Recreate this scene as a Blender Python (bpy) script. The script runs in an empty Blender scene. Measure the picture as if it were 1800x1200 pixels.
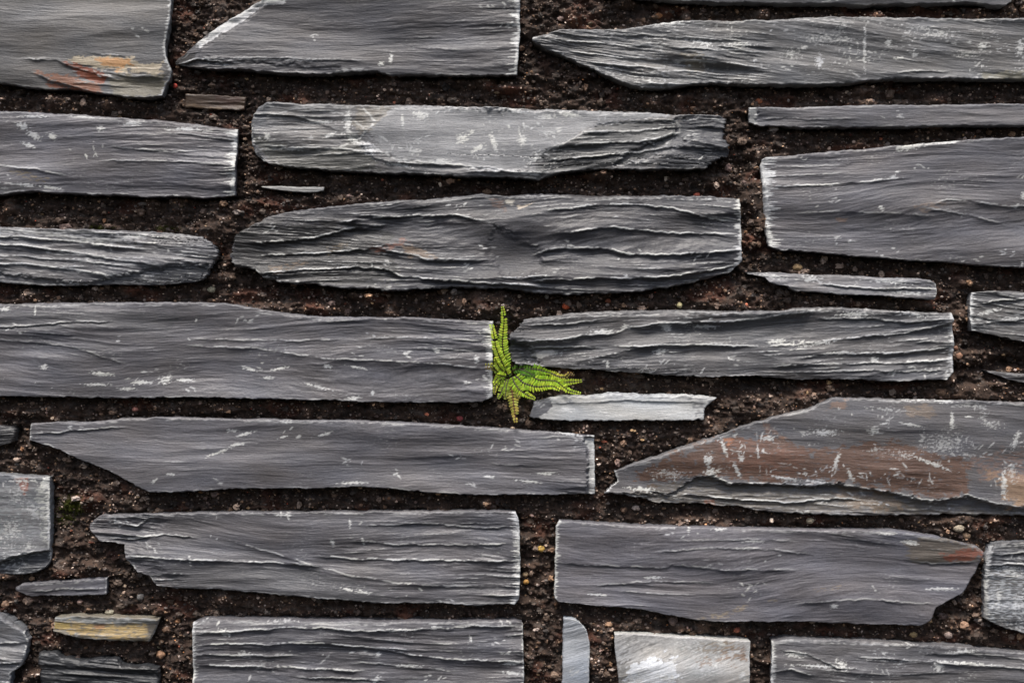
import bpy, math, random
import numpy as np

# ------------------------------------------------------------------ scale: 1 photo pixel = 1 mm on the wall face
S = 0.001
CZ = 1.40                                   # height of the picture centre above the ground
def WX(px): return (np.asarray(px, float) - 900.0) * S
def WZ(py): return (600.0 - np.asarray(py, float)) * S + CZ

scene = bpy.context.scene
# ------------------------------------------------------------------ camera
D = 2.30
cam = bpy.data.cameras.new('camera'); camo = bpy.data.objects.new('camera', cam)
scene.collection.objects.link(camo)
camo.location = (0, -D, CZ); camo.rotation_euler = (math.radians(90), 0, 0)
cam.sensor_width = 36.0; cam.lens = 36.0 * D / 1.8
cam.clip_start = 0.05; cam.clip_end = 200
scene.camera = camo
# ------------------------------------------------------------------ sky and sun (overcast, light falling from above)
SUN_EL, SUN_AZ = math.radians(63), math.radians(192)      # azimuth clockwise from +Y: in front of the wall, a little left
w = bpy.data.worlds.new("World"); scene.world = w; w.use_nodes = True
nt = w.node_tree; bg = nt.nodes['Background']
sky = nt.nodes.new('ShaderNodeTexSky'); sky.sky_type = 'NISHITA'; sky.sun_disc = False
sky.sun_elevation = SUN_EL; sky.sun_rotation = SUN_AZ
sky.air_density = 1.0; sky.dust_density = 4.0; sky.ozone_density = 1.0
nt.links.new(sky.outputs[0], bg.inputs[0]); bg.inputs[1].default_value = 0.10
sl = bpy.data.lights.new('sun', 'SUN'); sl.energy = 2.7; sl.angle = math.radians(14); sl.color = (1.0, 0.965, 0.92)
so = bpy.data.objects.new('sun', sl); scene.collection.objects.link(so)
sx, sy, sz = math.sin(SUN_AZ)*math.cos(SUN_EL), math.cos(SUN_AZ)*math.cos(SUN_EL), math.sin(SUN_EL)
from mathutils import Vector
so.rotation_euler = Vector((sx, sy, sz)).to_track_quat('Z', 'Y').to_euler(); so.location = (0, -3, 5)
scene.view_settings.view_transform = 'Standard'; scene.view_settings.look = 'None'
scene.view_settings.exposure = 0.45; scene.view_settings.gamma = 1.0
scene.cycles.max_bounces = 6

# ------------------------------------------------------------------ numpy noise
_r = np.random.RandomState(7)
_P = np.tile(_r.permutation(512), 3)
_A = _r.rand(512) * 2 * np.pi
_GX, _GY = np.cos(_A), np.sin(_A)
def pn(x, y, seed=0):
    x = np.asarray(x, float) + seed * 37.71; y = np.asarray(y, float) + seed * 11.37
    x, y = np.broadcast_arrays(x, y)
    xi = np.floor(x).astype(int); yi = np.floor(y).astype(int)
    xf = x - xi; yf = y - yi
    u = xf*xf*xf*(xf*(xf*6-15)+10); v = yf*yf*yf*(yf*(yf*6-15)+10)
    def g(ix, iy, fx, fy):
        h = _P[(_P[ix & 511] + (iy & 511))]
        return _GX[h]*fx + _GY[h]*fy
    a = g(xi, yi, xf, yf); b = g(xi+1, yi, xf-1, yf); c = g(xi, yi+1, xf, yf-1); d = g(xi+1, yi+1, xf-1, yf-1)
    return (a + u*(b-a) + v*(c-a) + u*v*(a-b-c+d)) * 1.5
def fbm(x, y, seed=0, octv=4, gain=0.5):
    s = 0; a = 1; n = 0
    for i in range(octv):
        s = s + a*pn(x*2**i, y*2**i, seed+i*3); n += a; a *= gain
    return s / n
def hsh(i, seed=0):
    v = np.sin(i*127.1 + seed*311.7) * 43758.5453
    return v - np.floor(v)
def sst(a, b, x):
    t = np.clip((x-a)/(b-a), 0, 1); return t*t*(3-2*t)
def polydist(poly, x, y):
    """signed distance to a polygon, positive inside"""
    p = np.array(poly, float); n = len(p)
    dmin = np.full(x.shape, 1e9); inside = np.zeros(x.shape, bool)
    for i in range(n):
        ax, ay = p[i]; bx, by = p[(i+1) % n]
        ex, ey = bx-ax, by-ay
        t = np.clip(((x-ax)*ex + (y-ay)*ey) / (ex*ex+ey*ey+1e-9), 0, 1)
        dmin = np.minimum(dmin, (x-ax-t*ex)**2 + (y-ay-t*ey)**2)
        c = ((ay > y) != (by > y)) & (x < (bx-ax)*(y-ay)/((by-ay) if by != ay else 1e-9) + ax)
        inside ^= c
    d = np.sqrt(dmin)
    return np.where(inside, d, -d)
def linedist(line, x, y):
    p = np.array(line, float); dmin = np.full(x.shape, 1e9)
    for i in range(len(p)-1):
        ax, ay = p[i]; bx, by = p[i+1]; ex, ey = bx-ax, by-ay
        t = np.clip(((x-ax)*ex + (y-ay)*ey) / (ex*ex+ey*ey+1e-9), 0, 1)
        dmin = np.minimum(dmin, (x-ax-t*ex)**2 + (y-ay-t*ey)**2)
    return np.sqrt(dmin)

# ------------------------------------------------------------------ mesh and tagging helpers
COL = scene.collection
def np_mesh(name, verts, faces, mat, colour=None, flow=None, smooth=True, parent=None):
    """verts (n,3), faces: (m,4) or (m,3) array, or list of arrays"""
    me = bpy.data.meshes.new(name)
    fl = faces if isinstance(faces, list) else [faces]
    fl = [np.asarray(f, np.int32) for f in fl if len(f)]
    loops = np.concatenate([f.ravel() for f in fl])
    sizes = np.concatenate([np.full(len(f), f.shape[1], np.int32) for f in fl])
    starts = np.concatenate([[0], np.cumsum(sizes)[:-1]]).astype(np.int32)
    me.vertices.add(len(verts)); me.vertices.foreach_set('co', np.asarray(verts, np.float32).ravel())
    me.loops.add(len(loops)); me.loops.foreach_set('vertex_index', loops.astype(np.int32))
    me.polygons.add(len(sizes)); me.polygons.foreach_set('loop_start', starts)
    me.polygons.foreach_set('use_smooth', np.full(len(sizes), smooth, bool))
    me.update(calc_edges=True)
    if colour is not None:
        at = me.attributes.new('tone', 'FLOAT_COLOR', 'POINT')
        c = np.ones((len(verts), 4), np.float32); c[:, :3] = colour
        at.data.foreach_set('color', c.ravel())
    if flow is not None:
        at = me.attributes.new('flow', 'FLOAT', 'POINT'); at.data.foreach_set('value', np.asarray(flow, np.float32))
    me.materials.append(mat)
    o = bpy.data.objects.new(name, me); COL.objects.link(o)
    if parent: o.parent = parent
    return o
def tag(o, label, cat, group=None, kind=None):
    if label: o['label'] = label
    if cat: o['category'] = cat
    if group: o['group'] = group
    if kind: o['kind'] = kind
    return o

# ------------------------------------------------------------------ materials
def mat_base(name):
    m = bpy.data.materials.new(name); m.use_nodes = True
    return m, m.node_tree, m.node_tree.nodes['Principled BSDF']
def N(nt, typ, **kw):
    n = nt.nodes.new(typ)
    for k, v in kw.items(): setattr(n, k, v)
    return n
def slate_material():
    m, nt, b = mat_base('slate')
    L = nt.links.new
    tone = N(nt, 'ShaderNodeAttribute', attribute_name='tone')
    flow = N(nt, 'ShaderNodeAttribute', attribute_name='flow')
    geo = N(nt, 'ShaderNodeNewGeometry'); sep = N(nt, 'ShaderNodeSeparateXYZ'); L(geo.outputs['Position'], sep.inputs[0])
    def vec(kx, kt, ky=60):
        c = N(nt, 'ShaderNodeCombineXYZ')
        for i, (src, k) in enumerate(((sep.outputs['X'], kx*1000), (flow.outputs['Fac'], kt), (sep.outputs['Y'], ky))):
            mu = N(nt, 'ShaderNodeMath', operation='MULTIPLY'); L(src, mu.inputs[0]); mu.inputs[1].default_value = k; L(mu.outputs[0], c.inputs[i])
        return c
    def noise(v, det=3, rough=0.6):
        n = N(nt, 'ShaderNodeTexNoise'); n.inputs['Scale'].default_value = 1; n.inputs['Detail'].default_value = det
        n.inputs['Roughness'].default_value = rough; L(v.outputs[0], n.inputs['Vector']); return n
    n1 = noise(vec(0.040, 0.40), 5, 0.74)       # striae
    n2 = noise(vec(0.25, 0.45, 300), 3, 0.6)    # grain
    n3 = noise(vec(0.012, 0.05), 3, 0.5)        # broad mottling
    mr1 = N(nt, 'ShaderNodeMapRange'); L(n1.outputs['Fac'], mr1.inputs[0]); mr1.inputs[1].default_value = .25; mr1.inputs[2].default_value = .75; mr1.inputs[3].default_value = .86; mr1.inputs[4].default_value = 1.14
    mr2 = N(nt, 'ShaderNodeMapRange'); L(n2.outputs['Fac'], mr2.inputs[0]); mr2.inputs[1].default_value = .3; mr2.inputs[2].default_value = .7; mr2.inputs[3].default_value = .86; mr2.inputs[4].default_value = 1.14
    mr3 = N(nt, 'ShaderNodeMapRange'); L(n3.outputs['Fac'], mr3.inputs[0]); mr3.inputs[1].default_value = .3; mr3.inputs[2].default_value = .7; mr3.inputs[3].default_value = .84; mr3.inputs[4].default_value = 1.16
    a = N(nt, 'ShaderNodeMath', operation='MULTIPLY'); L(mr1.outputs[0], a.inputs[0]); L(mr2.outputs[0], a.inputs[1])
    a2 = N(nt, 'ShaderNodeMath', operation='MULTIPLY'); L(a.outputs[0], a2.inputs[0]); L(mr3.outputs[0], a2.inputs[1])
    vm = N(nt, 'ShaderNodeVectorMath', operation='SCALE'); L(tone.outputs['Color'], vm.inputs[0]); L(a2.outputs[0], vm.inputs['Scale'])
    L(vm.outputs[0], b.inputs['Base Color'])
    r = N(nt, 'ShaderNodeMapRange'); L(n1.outputs['Fac'], r.inputs[0]); r.inputs[3].default_value = .32; r.inputs[4].default_value = .55; L(r.outputs[0], b.inputs['Roughness'])
    b.inputs['Specular IOR Level'].default_value = 0.55
    bp = N(nt, 'ShaderNodeBump'); bp.inputs['Strength'].default_value = 0.48; bp.inputs['Distance'].default_value = 0.0022; L(n1.outputs['Fac'], bp.inputs['Height'])
    bp2 = N(nt, 'ShaderNodeBump'); bp2.inputs['Strength'].default_value = 0.5; bp2.inputs['Distance'].default_value = 0.0008; L(n2.outputs['Fac'], bp2.inputs['Height'])
    L(bp.outputs[0], bp2.inputs['Normal']); L(bp2.outputs[0], b.inputs['Normal'])
    return m
def grit_material(name, rough, bump, scale):
    m, nt, b = mat_base(name); L = nt.links.new
    tone = N(nt, 'ShaderNodeAttribute', attribute_name='tone')
    tc = N(nt, 'ShaderNodeNewGeometry')
    n = N(nt, 'ShaderNodeTexNoise'); n.inputs['Scale'].default_value = scale; n.inputs['Detail'].default_value = 4; n.inputs['Roughness'].default_value = .7
    L(tc.outputs['Position'], n.inputs['Vector'])
    mr = N(nt, 'ShaderNodeMapRange'); L(n.outputs['Fac'], mr.inputs[0]); mr.inputs[1].default_value = .3; mr.inputs[2].default_value = .7; mr.inputs[3].default_value = .45; mr.inputs[4].default_value = 1.6
    vm = N(nt, 'ShaderNodeVectorMath', operation='SCALE'); L(tone.outputs['Color'], vm.inputs[0]); L(mr.outputs[0], vm.inputs['Scale'])
    L(vm.outputs[0], b.inputs['Base Color']); b.inputs['Roughness'].default_value = rough
    bp = N(nt, 'ShaderNodeBump'); bp.inputs['Strength'].default_value = bump; bp.inputs['Distance'].default_value = .003; L(n.outputs['Fac'], bp.inputs['Height']); L(bp.outputs[0], b.inputs['Normal'])
    return m
def leaf_material(name, trans=0.35):
    m, nt, b = mat_base(name); L = nt.links.new
    tone = N(nt, 'ShaderNodeAttribute', attribute_name='tone')
    tc = N(nt, 'ShaderNodeNewGeometry')
    n = N(nt, 'ShaderNodeTexNoise'); n.inputs['Scale'].default_value = 300; L(tc.outputs['Position'], n.inputs['Vector'])
    mr = N(nt, 'ShaderNodeMapRange'); L(n.outputs['Fac'], mr.inputs[0]); mr.inputs[1].default_value = .3; mr.inputs[2].default_value = .7; mr.inputs[3].default_value = .75; mr.inputs[4].default_value = 1.2
    vm = N(nt, 'ShaderNodeVectorMath', operation='SCALE'); L(tone.outputs['Color'], vm.inputs[0]); L(mr.outputs[0], vm.inputs['Scale'])
    L(vm.outputs[0], b.inputs['Base Color']); b.inputs['Roughness'].default_value = .45
    if trans:
        t = N(nt, 'ShaderNodeBsdfTranslucent'); L(vm.outputs[0], t.inputs[0])
        mx = N(nt, 'ShaderNodeMixShader'); mx.inputs[0].default_value = trans
        L(b.outputs[0], mx.inputs[1]); L(t.outputs[0], mx.inputs[2]); L(mx.outputs[0], nt.nodes['Material Output'].inputs['Surface'])
    return m
M_SLATE = slate_material()
M_MORTAR = grit_material('mortar', .85, .8, 260)
M_PEB = grit_material('pebble', .6, .35, 380)
M_LEAF = leaf_material('fern_leaf'); M_STEM = leaf_material('fern_stem', 0); M_MOSS = leaf_material('moss', .2)

# ------------------------------------------------------------------ colours
GREY = (.112, .110, .119); DARK = (.075, .076, .080)
WHITE = np.array((.60, .60, .58))

# ragged white marks seen on the stones: x, y, rx, ry, tilt(deg)
SPOTS = [(687,103,4,10,8),(670,112,6,4,0),(290,668,14,8,-20),(250,672,22,4,0),(325,668,18,3,0),(180,657,22,4,5),(78,645,8,5,0),(170,676,26,3,0),(225,683,18,3,0),
 (345,563,2,5,0),(62,547,2,9,0),(10,543,10,5,0),(767,616,7,4,0),(716,620,7,4,-20),(436,648,16,3,15),(490,648,18,2.5,-12),(575,644,9,4,0),(630,646,20,2.5,10),(470,664,12,2.5,0),(560,680,25,2.5,15),
 (655,690,4,4,0),(838,632,5,8,0),(820,672,8,3,0),(620,700,15,4,-8),
 (40,222,12,7,20),(60,238,16,6,30),(50,255,14,4,20),(178,227,8,5,0),(92,240,10,6,30),(45,325,22,3,5),(90,330,25,3,8),(60,205,30,2.5,0),(150,207,30,2,5),(235,218,18,5,0),(330,228,30,4,5),
 (612,215,9,18,4),(620,245,22,5,30),(650,262,10,14,-40),(708,212,2.5,16,-6),(740,203,16,8,20),(812,245,14,10,-30),(868,252,5,22,-18),(918,247,9,9,0),(840,262,16,5,-30),(775,285,20,5,0),(730,268,12,6,0),(940,278,16,8,-40),(700,290,30,4,10),(830,232,5,5,0),(960,205,22,5,0),(905,195,26,4,5),(800,190,30,3,3),(1000,200,22,5,10),(560,215,30,3,0),(470,240,6,8,0),(520,262,24,4,0),(580,238,12,4,-20),
 (1519,85,3.5,46,0),(1480,48,30,12,-30),(1560,76,7,6,0),(1608,97,7,4,-20),(1728,82,9,8,0),(1795,85,8,20,0),(1580,103,12,3,0),(1440,108,8,14,0),(1620,50,40,8,0),(1700,95,40,10,0),(1450,70,60,14,0),(1300,80,30,5,0),(1180,42,30,6,0),(1230,75,30,5,15),(1390,95,30,18,0),(1650,60,60,15,0),
 (1578,302,5,3,0),(1570,310,8,3,-20),(1540,317,14,2.5,-15),(1600,258,28,6,-12),(1665,250,20,4,0),(1548,367,6,5,0),(1797,345,4,9,0),(1796,463,3,5,0),(1786,362,6,3,-50),(1340,300,3,18,0),(1345,380,4,40,0),
 (1173,576,8,9,60),(1060,583,22,5,0),(1168,570,12,4,0),(1240,574,30,4,0),(1160,618,12,6,0),(975,622,28,7,0),(1068,640,3,8,0),(1100,575,8,5,0),(1538,632,8,6,-30),(1365,600,20,4,-5),(1235,652,2,8,30),(1480,620,25,3,0),(1500,553,30,6,0),(1600,552,30,5,10),(1440,603,40,4,-10),
 (585,953,4,9,-25),(615,920,2.5,8,0),(638,950,2.5,8,-20),(610,1035,10,3,10),(640,1040,15,3,10),(500,905,20,2,0),(418,781,16,3,-10),(385,795,22,3,-20),(430,763,18,3,-15),(300,833,9,2.5,0),(272,845,7,3,-30),(498,768,10,2.5,-15),(570,763,16,3,-15),(525,767,5,3,0),(408,757,14,3,0),(505,741,12,3,0),(620,848,26,3,0),(960,832,24,2,0),(930,846,26,2.5,5),(860,838,12,2.5,5),(1000,762,22,4,8),
 (1740,745,30,12,10),(1728,730,12,22,0),(1535,757,9,7,0),(1600,746,22,3,10),(1590,800,34,12,10),(1540,790,24,8,0),(1660,705,20,4,0),(1610,702,30,4,0),(1700,712,60,5,0),(1785,775,6,22,20),(1780,830,14,30,0),(1765,850,6,30,0),(1672,740,4,20,0),(1730,700,50,5,0),(1180,833,55,16,5),(1245,808,10,12,0),(1272,785,4,18,-20),(1250,830,16,10,0),(1303,805,6,8,0),(1295,825,4,18,-25),(1380,840,30,3,10),(1470,810,4,20,20),(1495,835,4,14,-30),(1440,848,40,3,8),(1350,770,12,5,0),(1640,815,40,4,20),(1620,770,10,20,0),(1700,800,30,8,0),(1130,860,30,5,5),(1660,780,60,30,0),(1450,760,30,6,0),(1560,720,60,5,5),
 (1465,1064,8,5,0),(1325,951,22,1.8,0),(1310,963,25,1.8,0),(1148,1015,20,3,0),(1050,1045,22,2,5),(1210,923,3,14,0),(1345,985,2,2,0),(1600,953,18,5,10),(1560,937,20,2.5,0),(1655,1035,30,3,0),(1265,930,12,3,0),
 (665,1150,6,5,-10),(827,1122,3,8,-15),(763,1102,5,4,0),(900,1165,16,5,-8),(900,1183,20,3,0),(660,1195,10,5,-40),(500,1090,40,5,0),(430,1150,14,6,0),(715,1170,25,3,0),(700,1105,40,3,0),(395,1110,12,6,30),
 (1480,1168,14,8,40),(1650,1170,12,12,20),(1560,1160,90,2.5,3),(1600,1130,40,5,5),(1700,1165,60,3,5),(1690,1145,30,5,-5),(1440,1170,60,3,3),(1400,1150,20,6,0),
 (30,1000,1,1,0),(30,870,25,20,-20),(20,930,30,30,-30),(60,900,15,30,-40),(78,850,8,10,0),(50,960,20,12,-20),(40,845,30,4,0),
 (1755,1050,16,30,10),(1790,1060,20,34,30),(1775,1000,25,6,0),(1765,1090,25,10,20),(1795,1100,10,12,0),
 (1740,548,30,4,-15),(1780,560,20,3,0),(1720,560,8,3,0),(1430,490,22,7,10),(1360,485,25,4,10),(1560,495,40,3,4),(1600,515,40,3,3),
 (1130,1180,30,20,-20),(1180,1165,16,22,20),(1170,1190,20,8,0),(1120,1195,20,8,0),(1270,1132,8,4,0),(1305,1187,8,8,0)]

# ------------------------------------------------------------------ slate stones
STONES = {}
MASKPOLY = []
def curve(pts, n, jit, seed, f0=14.0):
    p = np.array(pts, float)
    s = np.concatenate([[0], np.cumsum(np.hypot(*(p[1:]-p[:-1]).T))])
    t = np.linspace(0, s[-1], n)
    # monotone-ish smooth interpolation: linear, then lightly blurred
    x = np.interp(t, s, p[:, 0]); y = np.interp(t, s, p[:, 1])
    k = max(1, int(n * 5.0 / max(s[-1], 1)))
    if k > 1 and n > 4*k:
        ker = np.hanning(2*k+1); ker /= ker.sum()
        xe = np.concatenate([2*x[0]-x[k:0:-1], x, 2*x[-1]-x[-2:-k-2:-1]]); ye = np.concatenate([2*y[0]-y[k:0:-1], y, 2*y[-1]-y[-2:-k-2:-1]])
        x = np.convolve(xe, ker, 'valid'); y = np.convolve(ye, ker, 'valid')
    dx, dy = np.gradient(x), np.gradient(y); L = np.hypot(dx, dy)+1e-9
    env = np.clip(np.minimum(t, s[-1]-t)/8.0, 0, 1)
    j = jit*env*(pn(t/f0, seed*3.1, seed) + .6*pn(t/(f0*.35), seed*1.7, seed+5) + 1.1*pn(t/(f0*4), seed*.7, seed+9))
    return np.stack([x - dy/L*j, y + dx/L*j], 1)

def stone(key, label, top, bot, left=None, right=None, base=GREY, rough=1.0, ends=0.0, slope=0.0, warp=1.0,
          fr=(4, 4), bev=(6, 1.5), endbev=(1.5, 1.5), scuff=.35, edgew=.6, feats=(), cols=(), jit=1.3, depth=0, bulge=2.0, seed=None, big=1.0, cat='slate stone', name='slate_stone', tilt=0.0, back=75, ej=(0, 0), specks=None):
    """top and bottom outlines run left to right in photo pixels; left/right run bottom to top.
    feats: ('led', line, A, up, down) | ('reg', poly, dh, roughmul, soft) | ('hol', x, y, rx, ry, A)
    cols: (poly, rgb, strength, rag)"""
    seed = len(STONES)*7+3 if seed is None else seed
    STONES[key] = 1
    left = left or [bot[0], top[0]]; right = right or [bot[-1], top[-1]]
    tp = np.array(top, float); bt = np.array(bot, float)
    Wd = max(tp[-1, 0]-tp[0, 0], bt[-1, 0]-bt[0, 0]); Ht = max(np.interp(np.linspace(tp[0,0], tp[-1,0], 20), bt[:, 0], bt[:, 1]) - np.interp(np.linspace(tp[0,0], tp[-1,0], 20), tp[:, 0], tp[:, 1]))
    nu = int(max(24, Wd/1.7)); nv = int(max(12, abs(Ht)/1.2))
    T = curve(top, nu, jit*.7, seed); B = curve(bot, nu, jit, seed+1)
    Lf = curve(left, nv, ej[0] or jit*.5, seed+2, 7); Rt = curve(right, nv, ej[1] or jit*.5, seed+3, 7)
    Lf[0], Lf[-1] = B[0], T[0]; Rt[0], Rt[-1] = B[-1], T[-1]
    u = np.linspace(0, 1, nu)[None, :, None]; v = np.linspace(0, 1, nv)[:, None, None]
    P = (1-v)*B[None] + v*T[None] + (1-u)*Lf[:, None] + u*Rt[:, None] - ((1-u)*(1-v)*B[0] + u*(1-v)*B[-1] + (1-u)*v*T[0] + u*v*T[-1])
    X, Y = P[..., 0], P[..., 1]
    MASKPOLY.append(np.concatenate([B, Rt[1:], T[::-1][1:], Lf[::-1][1:-1]]))
    H = np.hypot(*(T-B).T)[None, :]; Wl = np.hypot(*(Rt-Lf).T)[:, None]
    uu, vv = u[..., 0], v[..., 0]
    dt, db, dl, dr = (1-vv)*H, vv*H, uu*Wl, (1-uu)*Wl
    # ---- flow coordinate
    W = warp*(15*pn(X/420, Y/110, seed) + 2.2*pn(X/200, Y/50, seed+1)) + .8*pn(X/24, Y/9, seed+2)
    t = Y + slope*(X-X.mean()) + W
    # ---- roughness envelope
    R = np.full(X.shape, float(rough)) * (0.65 + .9*np.clip(fbm(X/150, Y/60, seed+4, 2)+.25, 0, 1))
    if ends:
        R = R + ends*(np.exp(-dr/110) + .5*np.exp(-dl/70)) * (0.6+.6*pn(X/90, Y/30, seed+6))
    for f in feats:
        if f[0] == 'reg':
            k = sst(-f[4], f[4], polydist(f[1], X, Y) + 4*pn(X/14, Y/9, seed+30) + 2*pn(X/5, Y/4, seed+31))
            R = R*(1-k) + f[3]*k
    R = np.clip(R, 0.04, 3)
    h = bulge*pn(X/320, Y/90, seed+7)*1.6 + 7.0*pn(X/270, Y/66, seed+8) + 2.0*(.2+np.minimum(R, 1))*pn(X/110, Y/30, seed+10) + 2.2*(.05+np.minimum(R, 1.3))*pn(X/300, t/26, seed+8) + 1.5*(.05+np.minimum(R, 1.3))*pn(X/150, t/12, seed+9)
    # ---- stacked cleavage ledges
    for (Lw, A, sx_) in ((46, 5.6*big, 260), (21, 2.9, 190), (9.5, 1.3, 130), (4.8, .62, 90)):
        p = t/Lw + .75*pn(X/sx_, t/(Lw*2.2), seed+11+Lw)
        c = np.floor(p); f = p-c
        amp = np.clip(.15 + 1.5*pn(X/(sx_*.8)+c*17.3, c*3.7, seed+13) + .35*(hsh(c, seed)-.3), 0, 1.1)
        fc = .52 if Lw > 15 else .6
        saw = np.where(f < fc, (f/fc)**1.5, (1-(f-fc)/(1-fc))**(1.7 if Lw > 15 else 1.4))
        h = h + A*R*amp*saw
    h = h + .55*np.minimum(R+.12, 1.4)*(pn(X/42, t/3.4, seed+17)) + .45*(.06+R)*pn(X/22, t/2.5, seed+19) + .5*np.minimum(R, 1)*fbm(X/26, Y/12, seed+23, 3) + .35*R*fbm(X/9, t/4, seed+18, 2)
    R0 = R
    wl = np.zeros_like(h)
    # ---- modelled features
    for f in feats:
        if f[0] == 'reg':
            k = sst(-f[4], f[4], polydist(f[1], X, Y) + 4*pn(X/14, Y/9, seed+30) + 2*pn(X/5, Y/4, seed+31))
            h = h + f[2]*k
        elif f[0] == 'led':
            ln = np.array(f[1], float)
            yl = np.interp(X, ln[:, 0], ln[:, 1]) + 1.6*pn(X/40, 0, seed+40) + 1.3*pn(X/15, 1, seed+42) + .7*pn(X/5, 3, seed+41)
            e = sst(ln[0, 0]-12, ln[0, 0]+25, X)*(1-sst(ln[-1, 0]-25, ln[-1, 0]+12, X))
            if ln[0, 0] < 5: e = 1-sst(ln[-1, 0]-25, ln[-1, 0]+12, X)
            if ln[-1, 0] > 1795: e = sst(ln[0, 0]-12, ln[0, 0]+25, X)
            d = Y-yl; A, Lu, Ld = f[2:5]
            A = A*(.75+.5*pn(X/45, 7, seed+43)); dp_ = np.clip(d, 0, None)
            fall = 1-np.exp(-dp_/(Ld*.30)); back_ = np.exp(-(dp_/(Ld*1.9))**1.5)
            wl = np.maximum(wl, e*sst(2.3, .5, np.abs(d+1.2))*sst(-.25, .15, pn(X/30, 5, seed+44)+.45*pn(X/6, Y/4, seed+45)+edgew*.22-.1)*min(1, A.mean()/3.2))  # white lip above the ledge edge: wear and a painted-in highlight
            h = h + e*np.where(d < 0, .6*A*np.exp(d/Lu), (.6*A-1.5*A*fall)*back_)
        elif f[0] == 'hol':
            _, cx, cy, rx, ry, A = f
            q = ((X-cx)/rx)**2 + ((Y-cy)/ry)**2
            h = h - A*np.exp(-q*1.3)
        elif f[0] == 'wl':
            ld = linedist(f[1], X+2.5*pn(X/9, Y/7, seed+46), Y+2.5*pn(X/8, Y/9, seed+47))
            wl = np.maximum(wl, f[3]*sst(f[2], f[2]*.25, ld)*sst(-.5, .1, pn(X/9, Y/6, seed+48)+.15))
        elif f[0] == 'tip':                      # thins out towards an x position
            _, x0, x1, A = f
            h = h - A*(1-sst(min(x0, x1), max(x0, x1), X) if x0 < x1 else sst(x1, x0, X))
    # ---- worn arrises
    def fil(d, r):
        q = np.clip(1-d/np.maximum(r, .5), 0, 1); return r*(1-np.sqrt(np.clip(1-q*q, 0, 1)))
    rn = .85+.9*pn(X/60, Y/60, seed+20)+.5*pn(X/11, Y/11, seed+21)
    h = h - fil(dt, bev[0]*np.clip(rn, .12, 2)) - fil(db, bev[1]*np.clip(rn, .12, 2)) - fil(dl, endbev[0]*np.clip(rn, .12, 2)) - fil(dr, endbev[1]*np.clip(rn, .12, 2))
    h = h + tilt*(Y-Y.mean()) + depth
    # ---- colour
    col = np.ones(X.shape+(3,))*np.array(base)*(.74+.22*hsh(seed*1.0, 3))*np.array((1.03,1.0,.98+.05*hsh(seed*1.0, 5)))
    col = col*(1+.22*fbm(X/160, Y/50, seed+50, 3)[..., None]+.10*pn(X/40, t/9, seed+51)[..., None])
    wm = fbm(X/120, Y/45, seed+52, 2)[..., None]
    col = col*(1+wm*np.array((.06, .0, -.09)))
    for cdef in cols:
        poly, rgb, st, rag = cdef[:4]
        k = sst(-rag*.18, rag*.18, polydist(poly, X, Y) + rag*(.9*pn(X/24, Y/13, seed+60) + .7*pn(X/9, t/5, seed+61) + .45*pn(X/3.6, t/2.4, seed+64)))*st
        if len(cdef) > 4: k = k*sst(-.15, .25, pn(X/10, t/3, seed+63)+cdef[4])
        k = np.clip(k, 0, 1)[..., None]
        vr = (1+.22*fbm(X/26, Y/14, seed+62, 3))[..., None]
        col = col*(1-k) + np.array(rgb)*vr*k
    # crest wear, plus white painted on the crests as silvery highlights
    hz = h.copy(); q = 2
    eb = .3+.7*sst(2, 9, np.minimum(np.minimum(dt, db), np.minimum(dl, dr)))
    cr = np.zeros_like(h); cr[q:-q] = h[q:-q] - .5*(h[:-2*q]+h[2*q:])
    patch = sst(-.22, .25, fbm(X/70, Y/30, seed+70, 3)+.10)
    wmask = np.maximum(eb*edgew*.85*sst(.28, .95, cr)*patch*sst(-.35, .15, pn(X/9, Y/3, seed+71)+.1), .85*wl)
    # fringed sawn ends
    for d, fw in ((dr, fr[1]), (dl, fr[0])):
        if fw > 0:
            ln_ = fw*(.55+1.5*np.clip(pn(Y/2.4, X/60, seed+72)+.2, 0, 1.2)+.5*np.clip(pn(Y/22, 4, seed+73), 0, 1))
            wmask = np.maximum(wmask, .92*sst(-.5, 3.0, ln_-d)*sst(-.6, .1, pn(X/6, Y/2.5, seed+74)+.35))
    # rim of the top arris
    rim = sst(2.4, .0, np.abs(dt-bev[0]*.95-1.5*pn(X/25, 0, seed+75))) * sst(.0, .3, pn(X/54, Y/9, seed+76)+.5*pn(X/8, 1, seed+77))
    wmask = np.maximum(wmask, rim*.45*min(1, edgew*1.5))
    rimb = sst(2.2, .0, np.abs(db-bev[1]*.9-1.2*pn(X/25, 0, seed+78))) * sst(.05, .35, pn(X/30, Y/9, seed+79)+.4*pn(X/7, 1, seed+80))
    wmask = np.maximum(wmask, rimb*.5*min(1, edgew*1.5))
    # scattered scuffs
    cl = sst(.12, .5, fbm(X/85, Y/40, seed+90, 2)+.22*(scuff-.35))
    wmask = np.maximum(wmask, scuff*.8*cl*sst(.36, .6, pn(X/6.5, Y/2.6, seed+91)+.35*pn(X/2.5, Y/1.8, seed+92)))
    sr = np.random.RandomState(seed+900)
    dabs = []
    xm, xM, ym, yM = max(X.min(), -60), min(X.max(), 1860), max(Y.min(), -60), min(Y.max(), 1260)
    for _ in range(int(scuff*(xM-xm)*(yM-ym)/2600)):            # loose clusters of short scratches
        cx, cy = sr.uniform(xm, xM), sr.uniform(ym, yM); a0 = sr.normal(0, 22) if sr.rand() < .8 else sr.uniform(0, 180)
        for _ in range(sr.randint(1, 7)):
            dabs.append((cx+sr.normal(0, 11), cy+sr.normal(0, 4.5), sr.uniform(1.2, 5.5), sr.uniform(.8, 1.7), a0+sr.normal(0, 22), sr.uniform(.35, .9)))
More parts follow.
